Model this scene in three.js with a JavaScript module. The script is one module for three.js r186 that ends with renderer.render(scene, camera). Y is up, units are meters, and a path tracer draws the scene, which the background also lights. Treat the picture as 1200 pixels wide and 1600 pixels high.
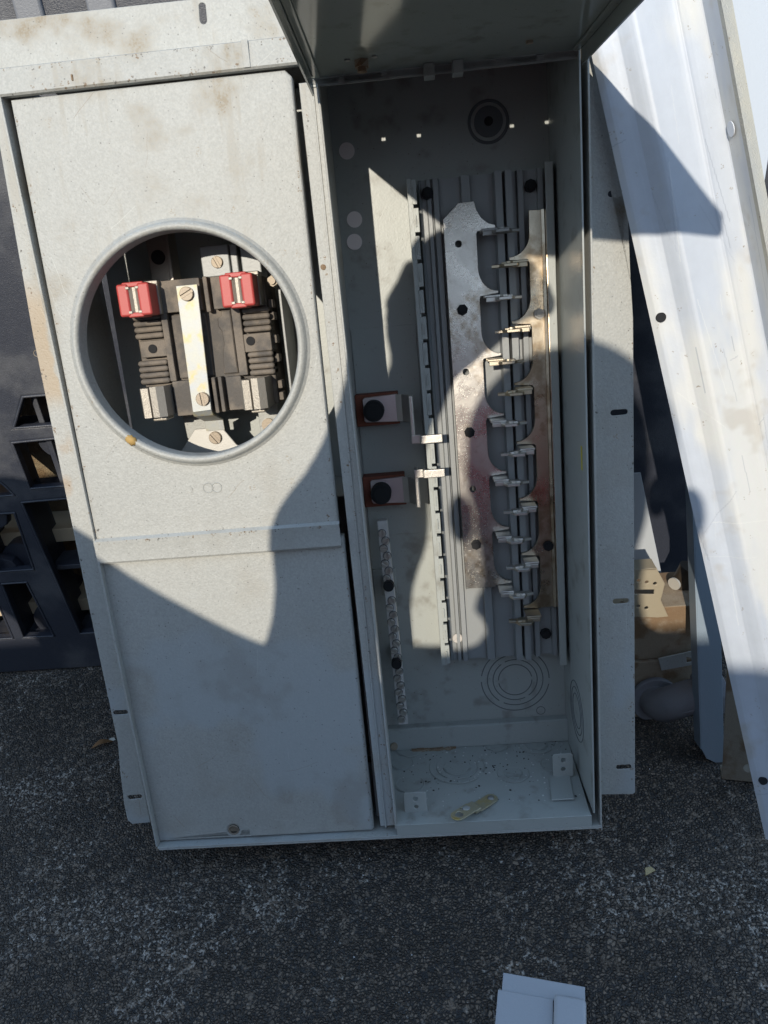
import * as THREE from 'three';
import { RoundedBoxGeometry } from 'three/addons/geometries/RoundedBoxGeometry.js';
import { mergeGeometries, toCreasedNormals } from 'three/addons/utils/BufferGeometryUtils.js';
import { MarchingCubes } from 'three/addons/objects/MarchingCubes.js';

// ---------------------------------------------------------------- camera, sky, sun, exposure
const scene = new THREE.Scene();
const camera = new THREE.PerspectiveCamera(69.65, 768 / 1024, 0.01, 400);
camera.position.set(0.2448, 0.5605, 0.3977);
camera.up.set(0.0745, 0.8656, -0.4952);
camera.lookAt(0.1884, 0.0684, -0.4710);
const renderer = new THREE.WebGLRenderer({ antialias: true });
renderer.toneMapping = THREE.LinearToneMapping;
renderer.toneMappingExposure = 1.0;
renderer.shadowMap.enabled = true;
const SUN = new THREE.Vector3(-0.207, 0.4243, 0.8815).normalize();
const skyTex = (() => { // clear afternoon sky: blue overhead, paler at the horizon and round the sun
  const W = 256, H = 128, d = new Float32Array(W * H * 4), K = 1.6;
  for (let j = 0; j < H; j++) for (let i = 0; i < W; i++) {
    const el = ((j + 0.5) / H - 0.5) * Math.PI, az = ((i + 0.5) / W - 0.5) * 2 * Math.PI;
    const y = Math.sin(el), x = Math.cos(el) * Math.cos(az), z = Math.cos(el) * Math.sin(az);
    const t = Math.pow(1 - Math.max(0, y), 2.6), c = Math.max(0, x * SUN.x + y * SUN.y + z * SUN.z), g = 0.30 * Math.pow(c, 8);
    const k = (j * W + i) * 4;
    d[k] = K * (0.235 + 0.40 * t + 0.95 * g); d[k + 1] = K * (0.385 + 0.36 * t + 0.88 * g); d[k + 2] = K * (0.62 + 0.20 * t + 0.75 * g); d[k + 3] = 1;
  }
  const t = new THREE.DataTexture(d, W, H, THREE.RGBAFormat, THREE.FloatType);
  t.mapping = THREE.EquirectangularReflectionMapping; t.magFilter = THREE.LinearFilter; t.needsUpdate = true;
  return t;
})();
scene.background = skyTex; scene.environment = skyTex;
const sun = new THREE.DirectionalLight(0xfff6e6, 4.15);
sun.position.copy(SUN).multiplyScalar(8); sun.castShadow = true;
sun.shadow.mapSize.set(4096, 4096);
Object.assign(sun.shadow.camera, { left: -2, right: 2, top: 2, bottom: -2, near: 0.1, far: 20 });
scene.add(sun); scene.add(sun.target);

// ---------------------------------------------------------------- helpers
let seed = 7;
const rnd = () => { seed = (seed * 1664525 + 1013904223) >>> 0; return seed / 4294967296; };
const rr = (a, b) => a + (b - a) * rnd();
const clamp = (x, a = 0, b = 1) => Math.min(b, Math.max(a, x));
const sm = (a, b, x) => { const t = clamp((x - a) / (b - a)); return t * t * (3 - 2 * t); };
const mix = (a, b, t) => a + (b - a) * t;
function hash(x, y, s) { let h = Math.imul(x, 374761393) ^ Math.imul(y, 668265263) ^ Math.imul(s, 1442695041); h = Math.imul(h ^ (h >>> 13), 1274126177); return ((h ^ (h >>> 16)) >>> 0) / 4294967296; }
const lat = new Map();
function vn(x, y, p, s) { // periodic value noise
  const xi = Math.floor(x), yi = Math.floor(y), fx = x - xi, fy = y - yi;
  const u = fx * fx * (3 - 2 * fx), v = fy * fy * (3 - 2 * fy);
  const key = s * 4096 + p; let t = lat.get(key);
  if (!t) { t = new Float32Array(p * p); lat.set(key, t); for (let j = 0; j < p; j++) for (let i = 0; i < p; i++) t[j * p + i] = hash(i, j, s); }
  const x0 = ((xi % p) + p) % p, y0 = (((yi % p) + p) % p) * p, x1 = x0 + 1 === p ? 0 : x0 + 1, y1 = y0 + p === p * p ? 0 : y0 + p;
  const a = t[y0 + x0], b = t[y0 + x1], c = t[y1 + x0], d = t[y1 + x1];
  const e = a + (b - a) * u; return e + (c + (d - c) * u - e) * v;
}
function fbm(x, y, f, oct, s) { let r = 0, a = 0.5, t = 0; for (let i = 0; i < oct; i++) { r += a * vn(x * f, y * f, f, s + i); t += a; a *= 0.55; f *= 2; } return r / t; }
function dataTex(n, fn, srgb, tile, ou = 0, ov = 0) {
  const d = new Uint8Array(n * n * 4);
  for (let j = 0; j < n; j++) for (let i = 0; i < n; i++) {
    const c = fn((i + 0.5) / n, (j + 0.5) / n), k = (j * n + i) * 4;
    for (let q = 0; q < 3; q++) { let x = clamp(typeof c === 'number' ? c : c[q]); if (srgb) x = x <= 0.0031308 ? 12.92 * x : 1.055 * Math.pow(x, 1 / 2.4) - 0.055; d[k + q] = Math.round(x * 255); }
    d[k + 3] = 255;
  }
  const t = new THREE.DataTexture(d, n, n, THREE.RGBAFormat);
  t.wrapS = t.wrapT = THREE.RepeatWrapping; t.magFilter = THREE.LinearFilter; t.minFilter = THREE.LinearMipmapLinearFilter; t.generateMipmaps = true;
  if (srgb) t.colorSpace = THREE.SRGBColorSpace;
  t.repeat.set(1 / tile, 1 / tile); t.offset.set(ou, ov); t.needsUpdate = true;
  return t;
}
const std = (o) => new THREE.MeshStandardMaterial({ side: THREE.DoubleSide, ...o });
const lin = (r, g, b) => new THREE.Color().setRGB(r, g, b);

function boxUV(g) { // uv in metres from the facing axis
  const p = g.attributes.position, n = g.attributes.normal, uv = new Float32Array(p.count * 2);
  for (let i = 0; i < p.count; i += 3) {
    let nx = 0, ny = 0, nz = 0;
    for (let k = 0; k < 3; k++) { nx += n.getX(i + k); ny += n.getY(i + k); nz += n.getZ(i + k); }
    nx = Math.abs(nx); ny = Math.abs(ny); nz = Math.abs(nz);
    for (let k = 0; k < 3; k++) {
      const x = p.getX(i + k), y = p.getY(i + k), z = p.getZ(i + k), o = (i + k) * 2;
      if (nz >= nx && nz >= ny) { uv[o] = x; uv[o + 1] = y; } else if (nx >= ny) { uv[o] = z + 0.31; uv[o + 1] = y; } else { uv[o] = x; uv[o + 1] = z + 0.17; }
    }
  }
  g.setAttribute('uv', new THREE.BufferAttribute(uv, 2));
  return g;
}
const ap = (g, ...e) => { // apply a 3x4 matrix, keeping faces outward
  const m = new THREE.Matrix4().set(...e, 0, 0, 0, 1); if (g.index) g = g.toNonIndexed(); g.applyMatrix4(m);
  if (m.determinant() < 0) for (const k of Object.keys(g.attributes)) { const at = g.attributes[k], n = at.itemSize, A = at.array; for (let i = 0; i < at.count; i += 3) for (let q = 0; q < n; q++) { const t = A[(i + 1) * n + q]; A[(i + 1) * n + q] = A[(i + 2) * n + q]; A[(i + 2) * n + q] = t; } }
  return g;
};
function clean(g) {
  if (g.index) g = g.toNonIndexed();
  for (const k of Object.keys(g.attributes)) if (!['position', 'normal', 'uv'].includes(k)) g.deleteAttribute(k);
  if (!g.attributes.normal) g.computeVertexNormals();
  return boxUV(g);
}
function part(name, geos, mat, parent, ud) {
  const list = (Array.isArray(geos) ? geos : [geos]).map(clean);
  const m = new THREE.Mesh(list.length > 1 ? mergeGeometries(list) : list[0], mat);
  m.name = name; m.castShadow = m.receiveShadow = true;
  if (ud) m.userData = { ...ud };
  parent.add(m); return m;
}
const names = {};
function numbered(n) { names[n] = (names[n] ?? -1) + 1; return names[n] ? n + '_' + String(names[n]).padStart(3, '0') : n; }
function thing(name, label, category, pos = [0, 0, 0], group) {
  const o = new THREE.Group(); o.name = numbered(name); o.position.set(...pos); o.userData = { label, category }; if (group) o.userData.group = group;
  scene.add(o); return o;
}
// a box between two corners, edges rounded by r
function bx(x0, x1, y0, y1, z0, z1, r = 0.0004, seg = 1) {
  const a = Math.abs(x1 - x0), b = Math.abs(y1 - y0), c = Math.abs(z1 - z0);
  const g = r > 0 ? new RoundedBoxGeometry(a, b, c, seg, Math.min(r, a * 0.49, b * 0.49, c * 0.49)) : new THREE.BoxGeometry(a, b, c);
  g.translate((x0 + x1) / 2, (y0 + y1) / 2, (z0 + z1) / 2); return g;
}
function shapeOf(pts, holes = []) {
  const s = new THREE.Shape(pts.map((p) => new THREE.Vector2(p[0], p[1])));
  for (const h of holes) { const q = new THREE.Path(); if (h.r) q.absarc(h.x, h.y, h.r, 0, Math.PI * 2, true); else if (h.slot) { const [x, y, l, r, ang] = h.slot, c = Math.cos(ang || 0), n = Math.sin(ang || 0); const P = []; for (let i = 0; i < 16; i++) { const t = Math.PI * 2 * i / 16, e = (Math.cos(t) >= -1e-9 && i !== 4 && i !== 12 ? 1 : -1) * (l / 2 - r); const px = e + r * Math.cos(t), py = r * Math.sin(t); P.push(new THREE.Vector2(x + px * c - py * n, y + px * n + py * c)); } q.setFromPoints(P.reverse()); } else q.setFromPoints(h.map((p) => new THREE.Vector2(p[0], p[1]))); s.holes.push(q); }
  return s;
}
// a plate in the x-y plane from z0 to z1 with a bevel
function plate(pts, z0, z1, bev = 0.0004, holes = [], seg = 1, curve = 24) {
  const s = pts instanceof THREE.Shape ? pts : shapeOf(pts, holes), d = z1 - z0;
  const g = new THREE.ExtrudeGeometry(s, { depth: Math.max(d - 2 * bev, 1e-5), bevelEnabled: bev > 0, bevelSize: bev, bevelOffset: -bev, bevelThickness: bev, bevelSegments: seg, curveSegments: curve });
  g.translate(0, 0, z0 + bev);
  if (seg < 2) return g;
  const q = toCreasedNormals(g, 0.7), p = q.attributes.position, n = q.attributes.normal, A = new THREE.Vector3(), B = new THREE.Vector3(), C = new THREE.Vector3();
  for (let i = 0; i < p.count; i += 3) { // the flat faces stay flat
    A.fromBufferAttribute(p, i); B.fromBufferAttribute(p, i + 1).sub(A); C.fromBufferAttribute(p, i + 2).sub(A); B.cross(C).normalize();
    if (Math.abs(B.z) > 0.999) for (let k = 0; k < 3; k++) n.setXYZ(i + k, 0, 0, Math.sign(B.z));
  }
  return q;
}
// a bent sheet: polyline in (x, z) with thickness, drawn along y
function bent(pts, t, y0, y1, round = true) {
  const N = pts.length, nor = [];
  for (let i = 0; i < N; i++) {
    const a = pts[Math.max(0, i - 1)], b = pts[i], c = pts[Math.min(N - 1, i + 1)];
    const d1 = [b[0] - a[0], b[1] - a[1]], d2 = [c[0] - b[0], c[1] - b[1]], l1 = Math.hypot(...d1) || 1, l2 = Math.hypot(...d2) || 1;
    let n1 = [-d1[1] / l1, d1[0] / l1], n2 = [-d2[1] / l2, d2[0] / l2]; if (i === 0) n1 = n2; if (i === N - 1) n2 = n1;
    let n = [n1[0] + n2[0], n1[1] + n2[1]]; const l = Math.hypot(...n) || 1; n = [n[0] / l, n[1] / l];
    const k = 1 / Math.max(0.5, n[0] * n1[0] + n[1] * n1[1]); nor.push([n[0] * k * t, n[1] * k * t]);
  }
  const poly = [...pts.map((p) => [p[0], -p[1]]), ...pts.map((p, i) => [p[0] + nor[i][0], -(p[1] + nor[i][1])]).reverse()];
  const g = new THREE.ExtrudeGeometry(shapeOf(poly), { depth: y1 - y0, bevelEnabled: false, steps: 1 });
  g.rotateX(-Math.PI / 2); g.translate(0, y0, 0);
  return round ? toCreasedNormals(g, 0.6) : g;
}
const cyl = (r, h, x, y, z, ax = 'z', seg = 20, r2) => { const g = new THREE.CylinderGeometry(r2 ?? r, r, h, seg); if (ax === 'z') g.rotateX(Math.PI / 2); if (ax === 'x') g.rotateZ(Math.PI / 2); g.translate(x, y, z); return g; };
const ringG = (R, t, x, y, z, ax = 'z', seg = 48, arc = Math.PI * 2, from = 0) => { const g = new THREE.TorusGeometry(R, t, 6, seg, arc); g.rotateZ(from); if (ax === 'y') g.rotateX(Math.PI / 2); if (ax === 'x') g.rotateY(Math.PI / 2); g.translate(x, y, z); return g; };
// a slotted round screw head, axis z
function screwHead(r, x, y, z, ang, h = 0.0022) {
  const c = Math.cos(ang), s = Math.sin(ang), w = 0.12 * r, out = [];
  out.push(cyl(r, h * 0.6, x, y, z + h * 0.3, 'z', 20));
  for (const k of [-1, 1]) {
    const P = []; const a0 = Math.asin(0.22);
    for (let i = 0; i <= 10; i++) { const t = a0 + (Math.PI - 2 * a0) * i / 10; P.push([r * 0.96 * Math.cos(t), k * r * 0.96 * Math.sin(t)]); }
    if (k < 0) P.reverse();
    out.push(plate(P.map(([a, b]) => [x + a * c - b * s, y + a * s + b * c]), z + h * 0.6, z + h, 0.0003));
  }
  return out;
}

// ---------------------------------------------------------------- materials
// weathered grey paint on the front: grain, brown grime, streaks (one 0.64 m tile, so it never repeats on the cabinet)
const FT = 0.64, FO = [0.1, 0.012];
const gnoise = (x, y) => vn(x * 520, y * 520, 520, 3) * 0.5 + vn(x * 1000, y * 1000, 1000, 4) * 0.5;
function frontColor(x, y) {
  const u = x * FT - FO[0], v = y * FT - FO[1];
  const n1 = fbm(x, y, 6, 6, 11), n2 = fbm(x, y, 22, 5, 23), st = fbm(x * 4 % 1, y * 0.5, 24, 4, 31), gr = gnoise(x, y);
  let k = 0.94 + 0.10 * (n1 - 0.5) + 0.26 * (gr - 0.5) + 0.06 * (st - 0.5);
  let c = [0.388 * k, 0.388 * k, 0.362 * k];
  const up = sm(0.33, 0.52, v) * 0.9 + 0.25;
  let d = sm(0.50, 0.74, n1 * 0.55 + n2 * 0.45) * up + 0.28 * sm(0.55, 0.8, st) * sm(0.35, 0.55, v);
  d *= 0.45 + 1.1 * gr; d = clamp(d * 0.95 + 0.10 * sm(0.45, 0.7, n2) * up * gr);
  c = [mix(c[0], 0.245, d), mix(c[1], 0.205, d), mix(c[2], 0.145, d)];
  // pale wiped patches low on the cover
  const low = v < 0.31;
  const pl = !low ? 0 : sm(0.56, 0.7, fbm(x, y, 9, 4, 47)) * sm(0.3, 0.1, v) * 0.65; c = c.map((q, i) => mix(q, [0.37, 0.40, 0.41][i], pl));
  const dk = !low ? 0 : sm(0.56, 0.72, fbm(x, y, 12, 5, 53)) * sm(0.28, 0.12, v) * 0.34; c = c.map((q, i) => mix(q, [0.22, 0.20, 0.165][i], dk));
  // tan rust run on the left flange
  const fl = u > 0.01 ? 0 : sm(-0.014, -0.018, u + 0.02 * (n2 - 0.5)) * sm(0.362, 0.385, v + 0.02 * (n2 - 0.5)) * sm(0.468, 0.44, v + 0.6 * (u + 0.03)) * sm(0.25, 0.42, n2 + 0.25 * gr) ;
  c = c.map((q, i) => mix(q, [0.36, 0.27, 0.17][i], 0.75 * fl));
  const f2 = sm(-0.008, -0.014, u) * sm(0.29, 0.31, v) * sm(0.36, 0.33, v) * sm(0.45, 0.62, n2);
  c = c.map((q, i) => mix(q, [0.33, 0.23, 0.14][i], 0.6 * f2));
  if (hash(Math.floor(x * 900), Math.floor(y * 900), 77) > 0.9975) c = c.map((q) => q * 0.55);
  return c;
}
const T_front = dataTex(2048, frontColor, true, FT, FO[0] / FT, FO[1] / FT);
{ // scratches, scuffs and chips in the paint
  const D = T_front.image.data, N = 2048;
  const dab = (x, y, r, c, a) => { for (let j = -r; j <= r; j++) for (let i = -r; i <= r; i++) { if (i * i + j * j > r * r + 0.5) continue; const X = Math.round(x + i), Y = Math.round(y + j); if (X < 0 || Y < 0 || X >= N || Y >= N) continue; const k = (Y * N + X) * 4; for (let q = 0; q < 3; q++) D[k + q] = Math.round(mix(D[k + q], c[q], a)); } };
  for (let i = 0; i < 150; i++) { let x = rr(0, N), y = rr(0, N), a = rr(0, 6.3), l = rr(10, 90), c = rnd() > 0.4 ? [205, 207, 200] : [112, 96, 78], o = rr(0.12, 0.5); for (let t = 0; t < l; t++) { dab(x, y, 0, c, o); x += Math.cos(a); y += Math.sin(a); a += rr(-0.04, 0.04); } }
  const edges = [[-0.0065, 0.56, -0.004, 0.26], [0.179, 0.565, 0.179, 0.27], [-0.006, 0.2665, 0.18, 0.2665], [-0.01, 0.5735, 0.18, 0.5735], [-0.01, 0.588, 0.18, 0.588], [0.186, 0.55, 0.198, 0.01], [0.181, 0.25, 0.181, 0.0], [0.40, 0.4, 0.40, 0.02], [-0.03, 0.55, -0.028, 0.02], [0.372, 0.5, 0.372, 0.02]];
  for (const [x0, y0, x1, y1] of edges) for (let i = 0; i < 46; i++) { const t = rnd(), u = mix(x0, x1, t) + rr(-0.002, 0.002), v = mix(y0, y1, t) + rr(-0.002, 0.002), c = rnd() > 0.45 ? [96, 72, 48] : [70, 66, 62], n = 1 + Math.floor(rnd() * 6); let x = (u + FO[0]) / FT * N, y = (v + FO[1]) / FT * N; for (let q = 0; q < n; q++) { dab(x, y, Math.floor(rr(0, 2.2)), c, rr(0.35, 0.8)); x += rr(-3, 3); y += rr(-5, 5); } }
  for (let i = 0; i < 60; i++) { const x = rr(0, N), y = rr(0.45 * N, N); for (let q = 0; q < 14; q++) dab(x + rr(-7, 7), y + rr(-9, 9), 1, [122, 98, 70], rr(0.1, 0.35)); }
  T_front.needsUpdate = true;
}
const T_grainB = dataTex(1024, (x, y) => 0.5 * vn(x * 256, y * 256, 256, 5) + 0.3 * vn(x * 128, y * 128, 128, 6) + 0.2 * vn(x * 24, y * 24, 24, 8), false, 0.22);
const T_rough = dataTex(512, (x, y) => { const r = 0.55 + 0.5 * (fbm(x, y, 6, 5, 91) - 0.5); return [0, r, 0]; }, false, 0.3);
function inColor(x, y) {
  const n1 = fbm(x, y, 5, 6, 111), n2 = fbm(x, y, 30, 4, 123), g = gnoise(x, y);
  const k = 0.97 + 0.10 * (n1 - 0.5) + 0.06 * (g - 0.5);
  let c = [0.36 * k, 0.375 * k, 0.352 * k];
  const d = sm(0.60, 0.8, n1 * 0.5 + n2 * 0.5) * 0.5 + (hash(Math.floor(x * 700), Math.floor(y * 700), 9) > 0.9985 ? 0.7 : 0);
  return c.map((q, i) => mix(q, [0.14, 0.12, 0.09][i], clamp(d)));
}
const T_in = dataTex(1024, inColor, true, 0.4);
function galvColor(x, y) {
  const n1 = fbm(x, y, 6, 5, 211), st = fbm((x * 5) % 1, y, 5, 5, 223), g = fbm(x, y, 90, 3, 231), wh = fbm((x * 3) % 1, y, 4, 5, 241);
  const k = 0.95 + 0.16 * (n1 - 0.5) + 0.20 * (st - 0.5) + 0.06 * (g - 0.5);
  let c = [0.47 * k, 0.505 * k, 0.56 * k];
  const w = sm(0.46, 0.66, wh) * 0.7; c = c.map((q, i) => mix(q, [0.60, 0.59, 0.545][i], w));
  const r = sm(0.64, 0.8, fbm(x, y, 20, 4, 251)) * 0.35; c = c.map((q, i) => mix(q, [0.33, 0.28, 0.21][i], r));
  return c;
}
const T_galv = dataTex(1024, galvColor, true, 0.5);
{ // long scratches, flecks and grime on the galvanised sheet
  const D = T_galv.image.data, N = 1024, px = (x, y, c, a) => { const k = (((Math.round(y) % N + N) % N) * N + (Math.round(x) % N + N) % N) * 4; for (let q = 0; q < 3; q++) D[k + q] = Math.round(mix(D[k + q], c[q], a)); };
  for (let i = 0; i < 260; i++) { let x = rr(0, N), y = rr(0, N), a = Math.PI / 2 + rr(-0.12, 0.12); if (rnd() > 0.8) a = rr(0, 6.3); const l = rr(8, 150), c = rnd() > 0.5 ? [214, 214, 208] : [118, 124, 136], o = rr(0.1, 0.45); for (let t = 0; t < l; t++) { px(x, y, c, o); x += Math.cos(a); y += Math.sin(a); } }
  for (let i = 0; i < 500; i++) { const x = rr(0, N), y = rr(0, N), c = rnd() > 0.5 ? [86, 66, 44] : [120, 104, 84]; for (let q = 0; q < 1 + rnd() * 5; q++) px(x + rr(-2, 2), y + rr(-3, 3), c, rr(0.2, 0.7)); }
  T_galv.needsUpdate = true;
}
function tinColor(x, y) {
  const n1 = fbm(x, y, 5, 6, 311), n2 = fbm(x, y, 40, 4, 323), g = gnoise(x, y);
  const k = 0.9 + 0.25 * (n1 - 0.5) + 0.16 * (g - 0.5);
  let c = [0.66 * k, 0.625 * k, 0.57 * k];
  const d = sm(0.46, 0.70, n1 * 0.6 + n2 * 0.4) * 0.75; c = c.map((q, i) => mix(q, [0.30, 0.235, 0.165][i], d));
  return c;
}
const T_tin = dataTex(1024, tinColor, true, 0.2);
const T_tinR = dataTex(512, (x, y) => [0, 0.17 + 0.24 * fbm(x, y, 8, 5, 341) + 0.22 * (hash(Math.floor(x * 400), Math.floor(y * 400), 5) > 0.97 ? 1 : 0), 0], false, 0.16);
const T_scr = dataTex(1024, (x, y) => 0.5 + 0.4 * (vn(x * 400, y * 400, 400, 351) - 0.5) + 0.35 * (fbm(x, y, 40, 3, 352) - 0.5), false, 0.16);
const T_rust = dataTex(512, (x, y) => { const n = fbm(x, y, 8, 6, 411), g = gnoise(x, y), t = sm(0.38, 0.64, n); return [mix(0.20, 0.30, t) * (0.75 + 0.5 * g), mix(0.13, 0.245, t) * (0.75 + 0.5 * g), mix(0.075, 0.18, t) * (0.75 + 0.5 * g)]; }, true, 0.16);
const T_pl = dataTex(512, (x, y) => { const n = fbm(x, y, 5, 5, 421), g = gnoise(x, y), d = sm(0.5, 0.75, n); const k = 0.85 + 0.5 * (g - 0.5); return [mix(0.032, 0.080, d) * k, mix(0.036, 0.082, d) * k, mix(0.050, 0.092, d) * k]; }, true, 0.3);
const T_bake = dataTex(512, (x, y) => { const n = fbm(x, y, 6, 5, 431), g = gnoise(x, y), d = sm(0.42, 0.7, n); const k = 0.8 + 0.6 * (g - 0.5); return [mix(0.115, 0.23, d) * k, mix(0.102, 0.19, d) * k, mix(0.09, 0.15, d) * k]; }, true, 0.1);
const T_zinc = dataTex(256, (x, y) => { const n = fbm(x, y, 5, 4, 441), m = fbm(x, y, 9, 4, 443), g = gnoise(x, y); const k = 0.92 + 0.2 * (g - 0.5); const b = sm(0.18, 0.42, n); return [mix(0.52, mix(0.46, 0.40, m), b) * k, mix(0.43, mix(0.45, 0.42, m), b) * k, mix(0.20, mix(0.37, 0.45, m), b) * k]; }, true, 0.06);

const front = std({ map: T_front, bumpMap: T_grainB, bumpScale: 0.00022, roughness: 0.55, metalness: 0 });
const inner = std({ map: T_in, bumpMap: T_grainB, bumpScale: 0.00008, roughness: 0.42 });
const glossy = std({ map: T_in, roughness: 0.11, color: lin(0.85, 0.9, 0.85) });
const panM = std({ color: lin(0.26, 0.268, 0.265), map: null, bumpMap: T_grainB, bumpScale: 0.00008, roughness: 0.42 });
const galv = std({ map: T_galv, bumpMap: T_grainB, bumpScale: 0.00006, roughness: 0.5, metalness: 0.0 });
const tin = std({ map: T_tin, roughnessMap: T_tinR, roughness: 1, metalness: 1, bumpMap: T_scr, bumpScale: 0.00006 });
const tinBright = std({ color: lin(0.60, 0.57, 0.52), map: null, roughness: 0.36, metalness: 0.85, bumpMap: T_scr, bumpScale: 0.00012 });
const tinBrown = std({ color: lin(0.46, 0.40, 0.31), roughness: 0.45, metalness: 1, bumpMap: T_scr, bumpScale: 0.00012 });
const steel = std({ color: lin(0.33, 0.32, 0.30), roughness: 0.5, metalness: 0.7, bumpMap: T_scr, bumpScale: 0.0001 });
const screwM = std({ color: lin(0.27, 0.225, 0.175), roughness: 0.55, metalness: 0.6, bumpMap: T_scr, bumpScale: 0.00015 });
const blackM = std({ color: lin(0.010, 0.010, 0.011), roughness: 0.85 });
const darkLine = std({ color: lin(0.12, 0.13, 0.135), roughness: 0.7 });
const bakelite = std({ map: T_bake, roughness: 0.75, bumpMap: T_scr, bumpScale: 0.0002 });
const redCap = std({ color: lin(0.43, 0.058, 0.05), roughness: 0.5, bumpMap: T_scr, bumpScale: 0.0001 });
const zinc = std({ map: T_zinc, roughness: 0.55, metalness: 0.35, bumpMap: T_scr, bumpScale: 0.00008 });
const jawM = std({ color: lin(0.34, 0.31, 0.265), roughness: 0.5, metalness: 0.5, bumpMap: T_scr, bumpScale: 0.0003 });
const redFibre = std({ color: lin(0.17, 0.045, 0.022), roughness: 0.7 });
const rustM = std({ map: T_rust, roughness: 0.9, bumpMap: T_scr, bumpScale: 0.0005 });
const plasticM = std({ map: T_pl, roughness: 0.45, bumpMap: T_scr, bumpScale: 0.0003 });
const yellowM = std({ color: lin(0.55, 0.48, 0.05), roughness: 0.6 });

// ---------------------------------------------------------------- ground: worn asphalt
const GT = 0.46;
const cells = (() => { // jittered stones, two sizes
  const L = [[132, 501, 0.8], [190, 502, 0.6], [72, 505, 0.22]].map(([n, s0, keep]) => {
    const X = new Float32Array(n * n), Y = new Float32Array(n * n), I = new Float32Array(n * n);
    for (let j = 0; j < n; j++) for (let i = 0; i < n; i++) { const k = j * n + i; X[k] = hash(i, j, s0); Y[k] = hash(i, j, s0 + 9); I[k] = hash(i, j, s0 + 20); if (hash(i, j, s0 + 40) > keep) X[k] = 99; }
    return { n, X, Y, I, f: 110 / n * (n < 100 ? 0.8 : 1) };
  });
  return (x, y) => {
    let best = 9, second = 9, id = 0;
    for (const l of L) {
      const n = l.n, px = x * n, py = y * n, xi = Math.floor(px), yi = Math.floor(py);
      for (let j = -1; j <= 1; j++) for (let i = -1; i <= 1; i++) {
        const k = ((yi + j + n) % n) * n + (xi + i + n) % n; if (l.X[k] > 9) continue;
        const dx = xi + i + l.X[k] - px, dy = yi + j + l.Y[k] - py, d = Math.sqrt(dx * dx + dy * dy) * l.f;
        if (d < best) { second = best; best = d; id = l.I[k]; } else if (d < second) second = d;
      }
    }
    return [best, second - best, id];
  };
})();
const GN = 2048, gH = new Uint8Array(GN * GN * 4), gC = new Uint8Array(GN * GN * 4);
const s8 = (x) => { x = clamp(x); x = x <= 0.0031308 ? 12.92 * x : 1.055 * Math.pow(x, 1 / 2.4) - 0.055; return Math.round(x * 255); };
for (let j = 0; j < GN; j++) for (let i = 0; i < GN; i++) {
  const x = (i + 0.5) / GN, y = (j + 0.5) / GN, wx = x + 0.004 * (vn(x * 90, y * 90, 90, 601) - 0.5), wy = y + 0.004 * (vn(x * 90, y * 90, 90, 602) - 0.5);
  const [d, e, id] = cells((wx + 1) % 1, (wy + 1) % 1);
  const n = fbm(x, y, 7, 5, 611), f = vn(x * 700, y * 700, 700, 612), f2 = vn(x * 330, y * 330, 330, 614), big = fbm(x, y, 16, 3, 613);
  const wdt = 0.22 + 0.22 * f2, crev = (1 - sm(0.02, wdt, e)) * sm(0.12, 0.42, 0.6 * vn(x * 95, y * 95, 95, 615) + 0.4 * f2), sunk = sm(0.45, 0.8, id * 0.65 + big * 0.5);
  const dome = Math.sqrt(Math.max(0, 1 - d * d * 1.1));
  let h = (1 - crev) * (0.15 + 0.62 * dome * (1 - 0.75 * sunk)) + 0.13 * f + 0.10 * f2;
  const tone = 0.42 + 0.75 * id * id + 0.25 * big;
  let c = [0.168 * tone, 0.130 * tone, 0.096 * tone].map((q) => (q * (1 - crev) + 0.016 * crev) * (0.55 + 0.55 * f + 0.4 * f2));
  const dust = clamp(Math.max(crev, 0.6 * sunk) * sm(0.53, 0.80, n + 0.42 * (vn(x * 120, y * 120, 120, 621) - 0.5)) * sm(0.45, 0.85, 0.5 * vn(x * 420, y * 420, 420, 622) + 0.5 * vn(x * 240, y * 240, 240, 623)) * 1.5);
  c = c.map((q, k) => mix(q, [0.50, 0.45, 0.39][k], 0.85 * dust));
  if (crev < 0.8 && hash(i >> 1, j >> 1, 631) > 0.9992) c = [0.38, 0.38, 0.38];
  const k = (j * GN + i) * 4; gC[k] = s8(c[0]); gC[k + 1] = s8(c[1]); gC[k + 2] = s8(c[2]); gC[k + 3] = 255; gH[k] = gH[k + 1] = gH[k + 2] = Math.round(clamp(h) * 255); gH[k + 3] = 255;
}
function mk(d, srgb) { const t = new THREE.DataTexture(d, GN, GN, THREE.RGBAFormat); t.wrapS = t.wrapT = THREE.RepeatWrapping; t.magFilter = THREE.LinearFilter; t.minFilter = THREE.LinearMipmapLinearFilter; t.generateMipmaps = true; if (srgb) t.colorSpace = THREE.SRGBColorSpace; t.repeat.set(1 / GT, 1 / GT); t.offset.set(0.23, 0.4); t.needsUpdate = true; return t; }
const asphalt = std({ map: mk(gC, true), bumpMap: mk(gH, false), bumpScale: 0.0034, roughness: 0.6 });
{ const g = new THREE.PlaneGeometry(240, 240); g.rotateX(-Math.PI / 2); const m = part('ground', g, asphalt, scene, { kind: 'structure', label: 'dark worn asphalt ground with pale dust between its stones', category: 'ground' }); m.castShadow = false; }

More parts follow.
